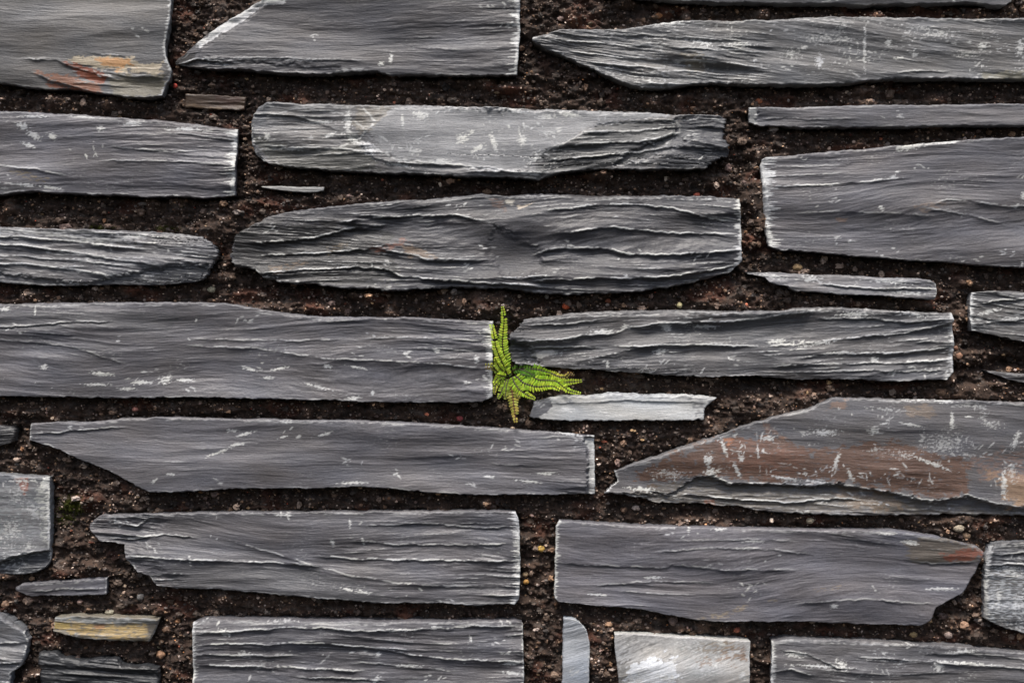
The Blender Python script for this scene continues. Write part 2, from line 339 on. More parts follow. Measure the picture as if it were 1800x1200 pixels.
    if specks:
        sp = np.array(specks, float)
        for _ in range(int((sp[:, 0].max()-sp[:, 0].min())*(sp[:, 1].max()-sp[:, 1].min())/2100)):
            cx, cy = sr.uniform(sp[:, 0].min(), sp[:, 0].max()), sr.uniform(sp[:, 1].min(), sp[:, 1].max()); a0 = sr.uniform(0, 180)
            for _ in range(sr.randint(1, 9)):
                x_, y_ = cx+sr.normal(0, 9), cy+sr.normal(0, 6)
                if polydist(specks, np.array([x_]), np.array([y_]))[0] > 0:
                    dabs.append((x_, y_, sr.choice([sr.uniform(.8, 2.6), sr.uniform(2, 8)]), sr.uniform(.7, 1.6), a0+sr.normal(0, 30), sr.uniform(.35, .95)))
    xrow = X[nv//2]
    for (x_, y_, rx, ry, an, st_) in dabs:
        i0 = max(0, np.searchsorted(xrow, x_-22)); i1 = min(nu, np.searchsorted(xrow, x_+22))
        if i1-i0 < 2: continue
        xx, yy = X[:, i0:i1], Y[:, i0:i1]
        ca, sa = math.cos(math.radians(an)), math.sin(math.radians(an))
        qx = (xx-x_)*ca+(yy-y_)*sa; qy = -(xx-x_)*sa+(yy-y_)*ca
        dd = 1-np.sqrt((qx/rx)**2+(qy/ry)**2)
        wmask[:, i0:i1] = np.maximum(wmask[:, i0:i1], st_*sst(-.35, .35, dd+.5*pn(xx/3.1, yy/2.3, seed+93)))
    for (x_, y_, rx, ry, an) in SPOTS:
        if x_ < X.min()-40 or x_ > X.max()+40 or y_ < Y.min()-20 or y_ > Y.max()+20: continue
        ca, sa = math.cos(math.radians(an)), math.sin(math.radians(an))
        qx = (X-x_)*ca+(Y-y_)*sa; qy = -(X-x_)*sa+(Y-y_)*ca
        dd = 1-np.sqrt((qx/rx)**2+(qy/ry)**2)
        area = rx*ry
        wk = sst(-.02, .25, dd + .75*pn(X/6, Y/3.4, seed+95)+.55*pn(X/2.7, Y/2.3, seed+96) - (.62 if area > 180 else .25)) if area > 110 else sst(-.02, .3, dd + .75*pn(X/5, Y/2.2, seed+95) - .12)
        wmask = np.maximum(wmask, wk*(.5 if area > 180 else .85))
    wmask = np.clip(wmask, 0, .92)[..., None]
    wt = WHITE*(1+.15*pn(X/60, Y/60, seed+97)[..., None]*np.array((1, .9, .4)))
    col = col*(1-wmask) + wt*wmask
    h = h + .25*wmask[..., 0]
    # ---- vertices
    V = np.stack([WX(X), -h*S, WZ(Y)], -1).reshape(-1, 3)
    Cc = col.reshape(-1, 3); Fl = t.reshape(-1)
    idx = np.arange(nu*nv).reshape(nv, nu)
    a, b, c, d = idx[:-1, :-1], idx[:-1, 1:], idx[1:, 1:], idx[1:, :-1]
    F = [np.stack([a, b, c, d], -1).reshape(-1, 4)]
    ring = np.concatenate([idx[0, :], idx[1:, -1], idx[-1, ::-1][1:], idx[::-1, 0][1:-1]])
    m = len(ring); rx_, ry_ = X.ravel()[ring], Y.ravel()[ring]; rh = h.ravel()[ring]
    cx, cy = np.roll(rx_, -1)-np.roll(rx_, 1), np.roll(ry_, -1)-np.roll(ry_, 1); ll = np.hypot(cx, cy)+1e-9
    nx, ny = -cy/ll, cx/ll                       # outward in photo pixels (y down)
    # orientation check: outward should move away from the centroid on average
    if np.mean(nx*(rx_-rx_.mean())+ny*(ry_-ry_.mean())) < 0: nx, ny = -nx, -ny
    s_ = np.arange(m)*2.0
    prev = ring; off = nu*nv; cring = Cc[ring]
    vs, cs, fs = [V], [Cc], [Fl]
    endish = np.abs(nx) > .8
    for k, dp in enumerate((2.0, 5.0, 9.0, 15.0, 24.0, 38.0, back)):
        o_ = (.9*pn(s_/16, dp/6, seed+100)+.5*pn(s_/5, dp/3, seed+101))*(1 if k < 6 else 0) - .012*dp
        o_ = np.minimum(o_, 1.0) - np.where(np.abs(nx) > .7, .13, .03)*dp
        xx = rx_+nx*o_; yy = ry_+ny*o_
        yv = (np.maximum(-rh, -14)+dp)*S if k < 6 else np.full(m, back*S)
        vs.append(np.stack([WX(xx), yv, WZ(yy)], -1))
        side = np.where(endish[:, None], np.array(base)*1.9+.04, np.array(base)*1.1)
        mix = min(1, (k+1)/2)
        cs.append(cring*(1-mix)+side*(1+.2*pn(s_/12, dp/5, seed+102))[:, None]*mix)
        fs.append(Fl[ring]+dp*3)
        cur = off+np.arange(m); off += m
        F.append(np.stack([prev, cur, np.roll(cur, -1), np.roll(prev, -1)], -1))
        prev = cur
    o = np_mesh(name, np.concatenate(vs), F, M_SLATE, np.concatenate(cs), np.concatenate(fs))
    o['label'] = label; o['category'] = cat; o['group'] = 'slate stones laid in the mortared wall'
    return o

RUST = (.23, .10, .055); ORNG = (.40, .22, .09); CREAM = (.50, .44, .33); OCHRE = (.36, .27, .12)

stone('s1', 'broad smooth grey slate block with a rusty orange chip at its lower edge',
  [(-220,-160),(304,-160)], [(-220,132),(0,144),(30,149),(78,156),(120,156),(170,163),(215,170),(262,172),(284,168)],
  right=[(284,168),(290,150),(297,140),(301,125),(292,100),(290,75),(298,40),(301,0),(304,-160)],
  base=(.150,.148,.142), rough=.22, warp=.6, fr=(0,4), scuff=.1, slope=-.04,
  feats=[('led',[(40,104),(100,106),(125,117),(165,128),(205,140)],3.5,10,14),('led',[(60,128),(90,142),(130,152),(178,164)],4,12,10),('led',[(150,90),(180,96),(230,100)],1.6,10,8),('led',[(190,128),(230,135),(290,136)],2,8,8),('reg',[(120,108),(200,118),(290,110),(292,150),(200,160),(130,150)],-1,.8,8)],
  cols=[([(125,106),(160,100),(215,98),(245,112),(285,112),(288,135),(225,126),(190,124),(150,116)],(.50,.42,.30),.8,8),([(165,104),(215,102),(235,114),(200,124)],(.50,.24,.08),.75,8),([(112,110),(150,116),(195,134),(180,146),(150,140),(125,122)],(.20,.055,.025),.95,5),([(60,128),(100,132),(150,142),(178,152),(176,163),(120,155)],(.26,.12,.07),.85,8),([(80,148),(120,150),(172,160),(165,164),(110,157)],(.22,.07,.03),.8,5),([(190,135),(290,130),(285,168),(200,170)],(.19,.17,.12),.7,8)])
stone('s2', 'grey slate block at the top with a slanting white-edged left corner',
  [(303,106),(322,92),(345,73),(395,37),(440,8),(466,-4),(520,-8),(700,-9),(913,-8)], [(305,110),(350,119),(420,122),(500,129),(560,131),(610,127),(660,126),(690,133),(740,131),(840,133),(909,132)],
  right=[(909,132),(914,60),(914,-8)], base=(.118,.116,.122), rough=.3, ends=1.0, warp=.7, fr=(0,11), bev=(5,1.3), scuff=.15, ej=(2,.8),
  feats=[('wl',[(346,78),(398,40),(442,9),(500,-2)],5,.9),('wl',[(352,104),(450,105),(560,108)],1.6,.6),('wl',[(590,128),(612,122),(640,122)],3,.7),('led',[(360,104),(450,103),(560,106),(640,108)],2.2,14,9),('reg',[(300,112),(318,88),(400,28),(450,-2),(470,2),(420,42),(356,84),(345,100),(420,110),(600,117),(600,135),(300,135)],-3.5,.9,5),('led',[(300,112),(345,104),(420,112)],4,7,6),('tip',300,358,16)],
  cols=[([(345,76),(400,34),(440,8),(470,-2),(500,4),(455,10),(425,38),(380,66),(350,84)],(.52,.52,.52),.9,4),([(300,90),(340,92),(350,120),(300,115)],(.05,.045,.04),.7,6)], tilt=.01)
stone('s3', 'long grey slate showing only its lower edge at the very top',
  [(1060,-150),(1790,-150)], [(1060,-12),(1120,-6),(1180,0),(1280,5),(1400,5),(1480,5),(1510,8),(1600,6),(1700,3),(1735,7),(1765,10),(1780,2)], base=(.17,.168,.175), rough=.2, bev=(6,1), fr=(0,3))
stone('s4', 'long tapering slate with a ridged pointed left end and white scratches',
  [(936,66),(960,60),(985,53),(1040,52),(1100,50),(1140,45),(1195,37),(1250,35),(1300,36),(1367,34),(1400,31),(1500,30),(1620,30),(1800,32),(2010,34)],
  [(936,71),(960,88),(1000,103),(1050,125),(1090,145),(1130,155),(1160,156),(1200,152),(1247,146),(1300,148),(1367,149),(1431,150),(1500,147),(1547,140),(1650,139),(1800,140),(2010,142)],
  base=(.165,.167,.162), rough=.65, slope=-.12, warp=.5, fr=(6,0), scuff=.85, edgew=1.0, bev=(6,4),
  feats=[('reg',[(930,60),(1000,56),(1350,70),(1330,150),(1000,150),(930,75)],0,1.5,25),('led',[(960,72),(1040,76),(1150,84),(1260,90),(1340,92)],3,9,10),('led',[(1000,92),(1080,100),(1200,108),(1330,118)],3.4,9,9),('led',[(1040,112),(1120,118),(1230,128),(1300,134)],3,8,8),('led',[(1060,60),(1140,64),(1200,68),(1300,74)],2.2,8,8),('led',[(1550,131),(1600,127),(1668,126)],3,8,8),('hol',1245,50,60,9,3),('tip',930,985,5)],
  cols=[([(1200,100),(1240,95),(1245,120),(1210,125)],(.25,.19,.1),.35,10),([(1550,142),(1560,133),(1620,127),(1668,126),(1668,141)],(.10,.1,.105),.7,3),([(1730,128),(1800,122),(1800,142),(1735,140)],(.33,.3,.2),.4,10)])
stone('s5', 'chipped slate with a pale speckled flat patch in its middle',
  [(443,204),(455,187),(470,179),(520,181),(600,183),(720,184),(870,187),(1000,192),(1130,198),(1195,201),(1262,203),(1278,208)],
  [(462,283),(480,290),(560,298),(620,303),(700,305),(800,310),(900,312),(945,315),(985,303),(1040,298),(1150,299),(1240,297)],
  left=[(462,283),(449,270),(441,248),(440,225),(443,204)], right=[(1240,297),(1252,290),(1279,275),(1283,255),(1272,236),(1278,208)],
  base=(.150,.150,.148), rough=1.0, fr=(5,0), scuff=.45, edgew=.8, bev=(8,2), endbev=(9,3), jit=1.6, ej=(1.2,5), specks=[(660,215),(700,190),(1180,200),(1050,217),(1000,249),(925,300),(800,296),(700,280)],
  feats=[('wl',[(640,192),(660,215),(632,245),(662,262),(700,282),(800,290),(860,297),(905,303),(945,308)],3.2,.9),('wl',[(612,190),(612,232),(632,245)],4,.7),('wl',[(470,205),(530,190),(600,200),(640,225)],2.2,.6),('wl',[(452,262),(520,262),(590,262),(630,246)],2.5,.6),('wl',[(925,292),(945,272),(997,250),(1033,229),(1055,217),(1190,212)],1.6,.6),('wl',[(1190,213),(1197,222),(1190,240),(1160,262)],1.6,.4),('reg',[(660,215),(700,188),(1190,198),(1150,210),(1055,217),(1033,228),(997,249),(943,271),(925,295),(900,300),(800,296),(700,280),(665,262),(632,245)],2.2,.12,3),
    ('led',[(630,248),(660,280),(700,287),(790,291),(860,296),(900,304)],3,9,9),('led',[(1030,232),(1100,232),(1200,222)],3.5,9,7),('led',[(960,262),(1040,252),(1120,250),(1190,238)],4,9,8),('led',[(950,285),(1040,275),(1120,268),(1200,255)],4,9,9),
    ('reg',[(1185,205),(1222,203),(1215,245),(1160,275),(1080,290),(1100,270),(1190,235)],-4,.15,4),('reg',[(1215,206),(1290,204),(1290,260),(1240,270),(1205,245)],-1,1.8,6),('led',[(470,200),(520,204),(600,230)],2.5,9,7),('led',[(460,255),(520,260),(600,262),(650,268)],3.5,9,11)],
  cols=[([(440,235),(530,264),(632,250),(668,296),(600,305),(480,292)],(.10,.097,.085),.8,7),([(440,180),(475,178),(470,215),(450,230),(438,230)],(.10,.105,.115),.7,5),([(640,205),(700,186),(1190,198),(1150,210),(1055,217),(1033,228),(997,249),(943,271),(925,295),(900,300),(800,296),(700,280),(665,262)],(.27,.27,.275),.9,6),([(628,190),(690,188),(655,225),(632,240),(620,215)],(.20,.175,.14),.6,6),
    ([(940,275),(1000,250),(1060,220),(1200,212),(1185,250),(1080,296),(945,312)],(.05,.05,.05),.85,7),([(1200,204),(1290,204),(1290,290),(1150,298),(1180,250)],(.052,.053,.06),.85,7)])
stone('s6', 'smooth grey slate block at the left with white-fringed sawn right end, second row down',
  [(-220,190),(0,194),(100,199),(200,206),(300,213),(418,227)], [(-220,346),(0,343),(30,337),(60,337),(120,341),(240,345),(330,347),(370,348),(413,343)],
  base=(.128,.125,.136), rough=.33, ends=1.3, warp=.9, fr=(0,12), scuff=.35, bev=(6,3),
  feats=[('wl',[(290,228),(340,229),(400,234)],2.5,.7),('led',[(200,261),(250,263),(300,269),(350,267)],2.6,12,12),('led',[(-200,290),(0,291),(60,298),(120,310)],3.2,12,16),('led',[(180,285),(260,283),(340,287),(400,290)],2.2,9,9),('led',[(280,236),(340,238),(405,246)],2,7,8)],
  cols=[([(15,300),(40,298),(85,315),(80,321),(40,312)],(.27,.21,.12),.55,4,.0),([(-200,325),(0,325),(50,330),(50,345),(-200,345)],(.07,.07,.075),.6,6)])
stone('s7', 'narrow smooth grey slate strip with a pale squared left end at the right edge',
  [(1317,188),(1400,188),(1560,184),(1700,183),(1800,181),(2010,178)], [(1318,214),(1335,221),(1440,224),(1550,223),(1680,221),(1800,220),(2010,219)],
  base=(.155,.155,.162), rough=.35, ends=.5, warp=.4, fr=(0,0), scuff=.15, bev=(4,1.3), endbev=(3,3),
  cols=[([(1312,186),(1331,188),(1331,222),(1312,218)],(.42,.42,.41),.9,1.5)], feats=[('reg',[(1310,180),(1330,184),(1330,224),(1310,220)],-3,.1,1.5),('led',[(1335,210),(1380,206),(1440,212),(1500,208)],1.6,6,7)])
stone('s8', 'large grey slate block at the right with crumbly white left end',
  [(1340,280),(1349,276),(1400,271),(1480,264),(1560,257),(1640,250),(1740,243),(1800,241),(2010,236)], [(1352,432),(1362,437),(1450,445),(1550,454),(1650,460),(1740,467),(1800,470),(2010,478)],
  left=[(1352,432),(1346,400),(1341,330),(1337,292),(1340,280)], base=(.132,.130,.136), rough=.38, ends=.5, slope=.03, warp=1.5, fr=(15,0), bev=(5,1.3), endbev=(10,3),
  feats=[('wl',[(1577,259),(1600,258),(1640,251),(1685,248)],3.5,.95),('wl',[(1352,331),(1400,327),(1457,325)],1.5,.6),('led',[(1352,331),(1400,327),(1457,325),(1530,320),(1600,312)],4,26,16),('led',[(1350,296),(1420,292),(1500,290)],1.8,8,8),('led',[(1350,312),(1420,308),(1490,305)],1.8,8,8),('led',[(1640,360),(1663,352),(1710,355),(1764,363),(1800,364),(2000,362)],3,22,16),('led',[(1620,366),(1660,372),(1710,380),(1770,395)],2.2,14,16),('led',[(1400,375),(1460,372),(1560,376),(1640,380)],1.8,18,18)],
  cols=[([(1600,362),(1650,352),(1670,350),(1650,366),(1620,374)],(.24,.18,.14),.5,4,.05),([(1470,382),(1490,384),(1486,390),(1470,388)],(.25,.16,.11),.5,3)])
stone('s9', 'layered slate at the left edge with stepped bands and ragged white edges',
  [(-220,396),(0,399),(100,402),(200,404),(260,406),(320,410),(355,415)], [(-220,493),(0,495),(60,500),(110,503),(150,501),(200,500),(300,499),(352,492)],
  right=[(352,492),(368,478),(375,462),(382,446),(378,432),(355,415)], base=(.158,.158,.165), rough=.8, slope=-.09, warp=.4, fr=(0,0), scuff=.5, edgew=1.2, bev=(6,1.3), jit=1.5, ej=(1,4),
  feats=[('wl',[(0,405),(60,408),(140,420),(200,424),(256,412)],5,.55),('wl',[(0,463),(72,467),(119,473),(199,485)],2.5,.8),('wl',[(0,495),(87,501),(137,499)],2.5,.8),('wl',[(80,443),(162,448),(282,466)],2,.7),('led',[(-200,410),(0,415),(90,422),(180,431),(255,440)],5,12,9),('led',[(-200,420),(0,429),(72,436),(162,450),(225,460),(285,467)],5.5,14,12),('led',[(-200,446),(0,449),(100,456),(199,465),(270,470)],3,10,9),('led',[(-200,458),(0,463),(72,467),(119,473),(199,486)],6,14,12),('reg',[(-200,480),(0,480),(140,500),(200,487),(300,467),(365,465),(370,505),(-200,510)],-5,.5,4),('reg',[(255,400),(385,410),(385,465),(290,466)],-2,1.4,6)],
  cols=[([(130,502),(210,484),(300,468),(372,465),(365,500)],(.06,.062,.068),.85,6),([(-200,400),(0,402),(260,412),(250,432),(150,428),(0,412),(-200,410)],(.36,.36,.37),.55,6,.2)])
stone('s10', 'large dark wavy slate with a smooth hollow at its centre, above the fern',
  [(424,405),(446,393),(470,381),(520,369),(580,363),(640,357),(700,352),(744,351),(800,344),(845,339),(889,343),(943,339),(1000,341),(1069,343),(1150,343),(1250,344),(1300,350)],
  [(412,468),(448,474),(462,490),(520,499),(580,504),(640,508),(700,513),(760,506),(820,506),(889,509),(979,518),(1080,515),(1150,510),(1222,497),(1285,478)],
  left=[(412,468),(404,450),(408,432),(424,405)], right=[(1285,478),(1303,460),(1303,400),(1300,350)],
  base=(.088,.087,.091), rough=.85, slope=0, warp=1.9, fr=(0,7), scuff=.25, edgew=.8, bev=(7,4), jit=1.8, ej=(4,1), bulge=5, big=1.1,
  feats=[('led',[(600,391),(690,381),(799,377),(853,389)],7,14,20),('led',[(445,427),(542,420),(614,402),(680,396)],5,12,12),('led',[(660,436),(715,446),(752,457),(853,458)],6,16,14),('led',[(640,470),(683,474),(708,487),(780,492),(853,498),(947,503)],8,14,12),('reg',[(870,400),(950,440),(955,470),(915,487),(880,480),(855,440)],-2.5,.06,8),
    ('hol',905,455,45,38,5),('led',[(940,448),(965,440),(997,435),(1069,438),(1105,447),(1180,448),(1250,445),(1295,440)],7,22,17),('led',[(960,370),(1033,362),(1105,358),(1180,366),(1250,386),(1295,390)],5,12,18),('led',[(940,495),(1015,490),(1105,490),(1178,486),(1250,476),(1300,465)],8,20,16),('led',[(980,410),(1080,400),(1180,410),(1290,412)],4,14,12),('led',[(455,448),(540,446),(620,440),(680,432)],4,10,10),('led',[(455,480),(540,474),(620,470),(660,470)],5,9,9),('hol',1010,410,45,14,-3),('hol',790,475,60,10,-2.5)],
  cols=[([(405,400),(600,390),(690,410),(700,500),(450,500),(400,460)],(.036,.034,.032),.85,14),([(560,440),(600,425),(620,428),(575,446)],(.17,.13,.08),.6,6,.1),([(470,470),(520,460),(540,462),(480,482)],(.18,.12,.07),.6,6,.15),([(655,440),(700,420),(722,420),(700,436),(665,446)],(.21,.085,.055),.65,6,.3),([(700,430),(750,440),(770,450),(720,450)],(.26,.17,.10),.45,8),([(860,345),(895,352),(890,370),(865,365)],(.15,.09,.065),.6,6,.2),([(885,348),(905,350),(900,362),(888,360)],(.45,.42,.36),.7,4),([(910,362),(938,356),(930,362),(912,367)],(.5,.42,.33),.8,2)])
stone('s11', 'thin pale sliver of slate stuck in the mortar beneath the speckled stone',
  [(457,326),(480,325.5),(520,327),(568,327)], [(458,328),(490,333),(540,338),(567,334)], base=(.27,.27,.25), rough=.3, bev=(3,1), endbev=(2,1), fr=(0,2), scuff=.5, depth=-16, jit=.8, name='slate_sliver', cat='stone sliver', back=48)
stone('s12', 'small dull brown stub of slate between the rusty block and the speckled stone',
  [(320,160),(370,163),(429,167)], [(318,184),(360,188),(425,189)], base=(.095,.062,.040), rough=.8, bev=(3,1), endbev=(3,1.3), fr=(0,0), scuff=.1, edgew=.25, depth=-19, name='slate_stub', back=45,
  cols=[([(320,180),(380,183),(385,190),(320,188)],(.19,.13,.08),.6,4),([(375,165),(420,168),(410,185),(380,178)],(.075,.04,.03),.6,6)])
stone('s13', 'long swirling-grained grey slate whose right end touches the fern',
  [(-220,537),(0,534),(100,532),(200,531),(300,531),(350,531),(400,533),(450,541),(500,550),(560,556),(650,557),(720,557),(800,561),(867,564)],
  [(-220,694),(0,696),(100,697),(200,700),(320,698),(440,700),(560,703),(650,706),(800,708),(845,706),(866,697)], right=[(866,697),(866,640),(867,564)],
  base=(.124,.122,.131), rough=.42, ends=1.1, warp=1.9, fr=(0,10), scuff=.35, bev=(6,1.3), seed=21,
  feats=[('led',[(-200,575),(0,575),(60,572),(145,565),(200,566)],2.5,3,3),('hol',250,570,60,22,4),('led',[(-200,590),(0,598),(80,603),(150,615),(220,640)],1.6,14,14),('led',[(340,596),(420,598),(520,600),(600,596)],2.2,10,12),('led',[(330,608),(450,613),(560,630),(650,634),(760,640),(860,648)],3,16,20),('led',[(640,596),(720,594),(800,596),(860,600)],2.2,8,10),('led',[(720,612),(800,616),(862,617)],2.2,8,10)],
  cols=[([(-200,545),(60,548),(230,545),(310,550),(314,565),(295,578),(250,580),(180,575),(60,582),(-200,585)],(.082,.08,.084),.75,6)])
stone('s14', 'stepped slate right of the fern with two long white broken edges',
  [(921,561),(960,556),(1000,550),(1060,546),(1150,544),(1200,543),(1300,547),(1380,545),(1395,540),(1450,540),(1520,541),(1580,547),(1674,549)],
  [(908,640),(940,643),(990,648),(1055,650),(1080,653),(1170,660),(1250,662),(1323,661),(1403,667),(1475,666),(1583,670),(1665,668)],
  left=[(908,640),(896,630),(895,606),(902,585),(921,561)], right=[(1665,668),(1677,655),(1678,600),(1674,549)],
  base=(.122,.121,.125), rough=.65, warp=.8, ends=.7, slope=.03, fr=(0,8), scuff=.45, edgew=1.2, bev=(8,1.3), jit=1.6, ej=(4,.8), seed=88,
  feats=[('led',[(910,600),(979,598),(1033,589),(1084,586),(1102,576),(1160,569),(1276,565),(1330,561),(1374,554),(1432,547)],8,20,26),('led',[(1080,609),(1150,608),(1258,606),(1330,609),(1395,607),(1457,598),(1583,586),(1676,566)],6,20,20),('led',[(1400,631),(1457,622),(1530,622),(1600,618),(1676,610)],4,10,10),('led',[(1360,645),(1450,640),(1560,638),(1676,632)],3.5,9,9),('led',[(1400,655),(1500,652),(1600,652),(1670,650)],2.5,7,7),('led',[(1430,560),(1520,560),(1600,566),(1665,560)],3,8,8),('led',[(930,572),(1000,570),(1060,562)],3,7,8),('reg',[(890,600),(925,605),(950,640),(895,640)],-8,1.2,5),('led',[(930,612),(1000,610),(1060,612)],3,7,6)],
  cols=[([(930,622),(960,615),(978,620),(970,627),(935,628)],(.42,.41,.38),.8,4),([(1100,574),(1276,569),(1400,556),(1430,566),(1400,590),(1300,600),(1150,600)],(.085,.084,.086),.6,5),([(890,600),(920,590),(930,640),(895,640)],(.06,.06,.06),.8,5)])
stone('s15', 'thin flat slate strip with ragged tapering left end under the large right block',
  [(1314,478),(1340,478),(1400,480),(1450,482),(1530,485),(1600,488),(1636,491),(1647,498)], [(1316,481),(1345,488),(1355,497),(1385,502),(1400,511),(1480,517),(1560,520),(1600,524),(1644,526)],
  right=[(1644,526),(1647,515),(1647,498)], base=(.17,.17,.18), rough=.8, slope=-.05, warp=.3, fr=(0,3), scuff=.6, edgew=1, bev=(5,1.3), depth=-6, name='slate_strip', cat='slate strip',
  feats=[('led',[(1440,500),(1520,506),(1560,508),(1645,508)],4,7,6)], cols=[([(1550,500),(1600,498),(1640,500),(1640,508),(1560,508)],(.04,.04,.045),.9,3)])
stone('s16', 'short slate at the right edge with a pale worn left end, below the thin strip',
  [(1709,514),(1740,511),(1760,511),(1800,513),(2010,516)], [(1709,581),(1740,588),(1780,596),(1800,601),(2010,614)], left=[(1709,581),(1705,560),(1706,525),(1709,514)],
  base=(.155,.155,.155), rough=1.0, warp=.8, slope=-.1, fr=(7,0), scuff=.6, edgew=1, bev=(6,1.3), feats=[('led',[(1715,535),(1760,528),(1800,524),(2000,524)],4,8,8),('led',[(1712,570),(1760,565),(1800,560),(2000,560)],3,8,8)])
stone('s17', 'dark sliver of slate low at the right edge beneath the black gap in the mortar',
  [(1738,651),(1800,656),(2010,666)], [(1742,655),(1780,668),(1800,673),(2010,690)], base=(.10,.098,.1), rough=.8, bev=(4,1.3), fr=(0,0), depth=-8, name='slate_sliver', cat='stone sliver', back=58)
stone('s18', 'long smooth grey slate below the fern, pointed at its left end',
  [(54,744),(100,741),(160,741),(205,737),(215,734),(300,733),(400,735),(500,737),(620,738),(750,743),(850,751),(950,757),(1045,765)],
  [(52,773),(100,789),(140,806),(200,831),(240,854),(265,865),(300,865),(380,861),(450,858),(496,858),(560,859),(625,855),(671,857),(742,864),(816,870),(900,870),(1046,868)],
  base=(.134,.132,.138), rough=.25, ends=.8, warp=1.3, fr=(3,6), scuff=.3, bev=(5,2),
  feats=[('led',[(60,762),(130,757),(190,753),(220,750)],2.5,9,6),('led',[(950,770),(1005,768),(1030,775)],1.8,7,7),('reg',[(1027,768),(1052,765),(1052,872),(1031,868),(1033,790)],-6,.3,2),('led',[(860,815),(900,819),(950,817)],1.5,8,8)],
  cols=[([(1022,770),(1048,768),(1048,870),(1037,868),(1036,790),(1030,778)],(.42,.42,.41),.85,3)])
stone('s19', 'small white-faced slate piece just under the fern tips',
  [(938,706),(952,702),(968,699),(986,694),(1020,695),(1069,690),(1110,692),(1150,691),(1240,696),(1262,699)], [(931,732),(960,737),(1040,739),(1100,740),(1180,738),(1237,738)],
  right=[(1237,738),(1239,718),(1250,706),(1262,699)], base=(.50,.52,.50), rough=.10, warp=.6, bev=(8,1.3), endbev=(4,1.3), fr=(0,0), scuff=.5, edgew=.5, jit=2,
  feats=[('led',[(965,708),(1040,706),(1120,703),(1240,708)],2.5,7,8)],
  cols=[([(925,735),(938,700),(968,698),(972,715),(955,726),(945,740)],(.10,.10,.11),.95,4),([(970,692),(1070,688),(1262,697),(1262,703),(1180,701),(1070,699),(1000,702)],(.22,.22,.24),.8,5,-.05),([(1210,700),(1262,696),(1245,712),(1236,740),(1225,738)],(.16,.16,.17),.7,4,0)])
stone('s20', 'big angular slate at the right with a reddish brown stained face',
  [(1080,828),(1113,815),(1150,803),(1185,790),(1248,770),(1311,748),(1360,731),(1423,717),(1445,707),(1466,698),(1545,700),(1680,703),(1800,707),(2010,716)],
  [(1063,867),(1095,869),(1158,883),(1230,885),(1302,892),(1365,901),(1455,905),(1567,907),(1680,906),(1800,907),(2010,912)], left=[(1063,867),(1070,858),(1086,846),(1080,828)],
  base=(.170,.167,.168), rough=.25, slope=-.05, warp=.8, fr=(4,0), scuff=.4, edgew=1.0, bev=(5,3), jit=1.8, specks=[(1130,835),(1200,795),(1440,712),(1800,710),(1800,880),(1600,850),(1300,845)],
  feats=[('reg',[(1060,870),(1180,868),(1225,840),(1252,838),(1284,851),(1338,851),(1432,855),(1468,850),(1576,869),(1635,882),(1702,873),(1752,887),(1810,894),(2020,900),(2020,930),(1060,930)],-8,.9,3),
    ('led',[(1225,836),(1252,836),(1284,850),(1338,850),(1432,854),(1468,850),(1576,868),(1608,877),(1635,881),(1702,872),(1752,886),(1800,893),(2000,898)],6,10,16),('led',[(1200,868),(1290,878),(1400,884),(1470,876),(1520,880)],5,10,9),('reg',[(1590,830),(1650,820),(1700,840),(1690,870),(1600,872)],-1,.5,5)],
  cols=[([(1150,815),(1225,785),(1290,765),(1380,772),(1430,795),(1520,778),(1600,778),(1640,800),(1700,810),(1700,870),(1640,874),(1580,862),(1480,845),(1340,845),(1290,840),(1260,832),(1220,840),(1150,850),(1110,840)],(.135,.080,.058),.93,13,.65),
    ([(1262,775),(1330,768),(1420,800),(1380,835),(1290,830)],(.175,.085,.06),.45,16,.25),([(1270,770),(1285,765),(1290,775),(1280,785)],(.42,.17,.08),.7,4),([(1100,862),(1225,840),(1290,852),(1440,860),(1640,884),(1800,898),(1800,910),(1300,895),(1150,884)],(.115,.100,.080),.7,10,.4),([(1740,830),(2000,840),(2000,905),(1780,890)],(.38,.24,.14),.65,14),([(1465,860),(1560,866),(1600,890),(1500,895)],(.21,.15,.10),.6,10),([(1240,879),(1262,876),(1258,888),(1240,886)],(.24,.10,.06),.7,4),([(1590,715),(1640,712),(1630,735),(1600,730)],(.30,.22,.15),.4,10),([(1380,770),(1340,745),(1350,760)],(.26,.15,.1),.5,8),([(1700,800),(1800,790),(2000,790),(2000,850),(1720,840)],(.22,.14,.11),.6,14,.1),([(1462,706),(1492,702),(1480,716),(1455,716)],(.33,.2,.13),.5,6)])
stone('s21', 'blotchy pale slate stub at the left edge with reddish stain and whitish right rim',
  [(-220,824),(0,832),(86,838)], [(-220,1010),(0,1012),(50,1010),(75,1001),(86,985)], right=[(86,985),(88,940),(87,838)], base=(.19,.195,.20), rough=.3, fr=(0,7), scuff=.8, edgew=.8, bev=(5,4),
  feats=[('reg',[(-230,985),(0,987),(25,978),(60,970),(95,966),(95,1020),(-230,1020)],-9,.9,3),('led',[(-200,985),(0,986),(25,977),(60,970),(88,966)],5,10,14)],
  cols=[([(-200,900),(30,880),(50,930),(20,960),(-200,960)],(.10,.11,.12),.6,20,.1),([(40,860),(80,850),(84,900),(60,910)],(.11,.12,.13),.6,14,.2),([(60,850),(88,840),(88,960),(76,960)],(.48,.48,.44),.8,8,.1),([(25,842),(50,840),(52,858),(44,870),(35,855)],(.30,.11,.07),.85,4),([(-200,850),(60,850),(80,960),(0,975),(-200,975)],(.26,.27,.27),.55,20,.0),([(-200,990),(20,982),(95,968),(95,1020),(-200,1020)],(.05,.052,.058),.9,5)])
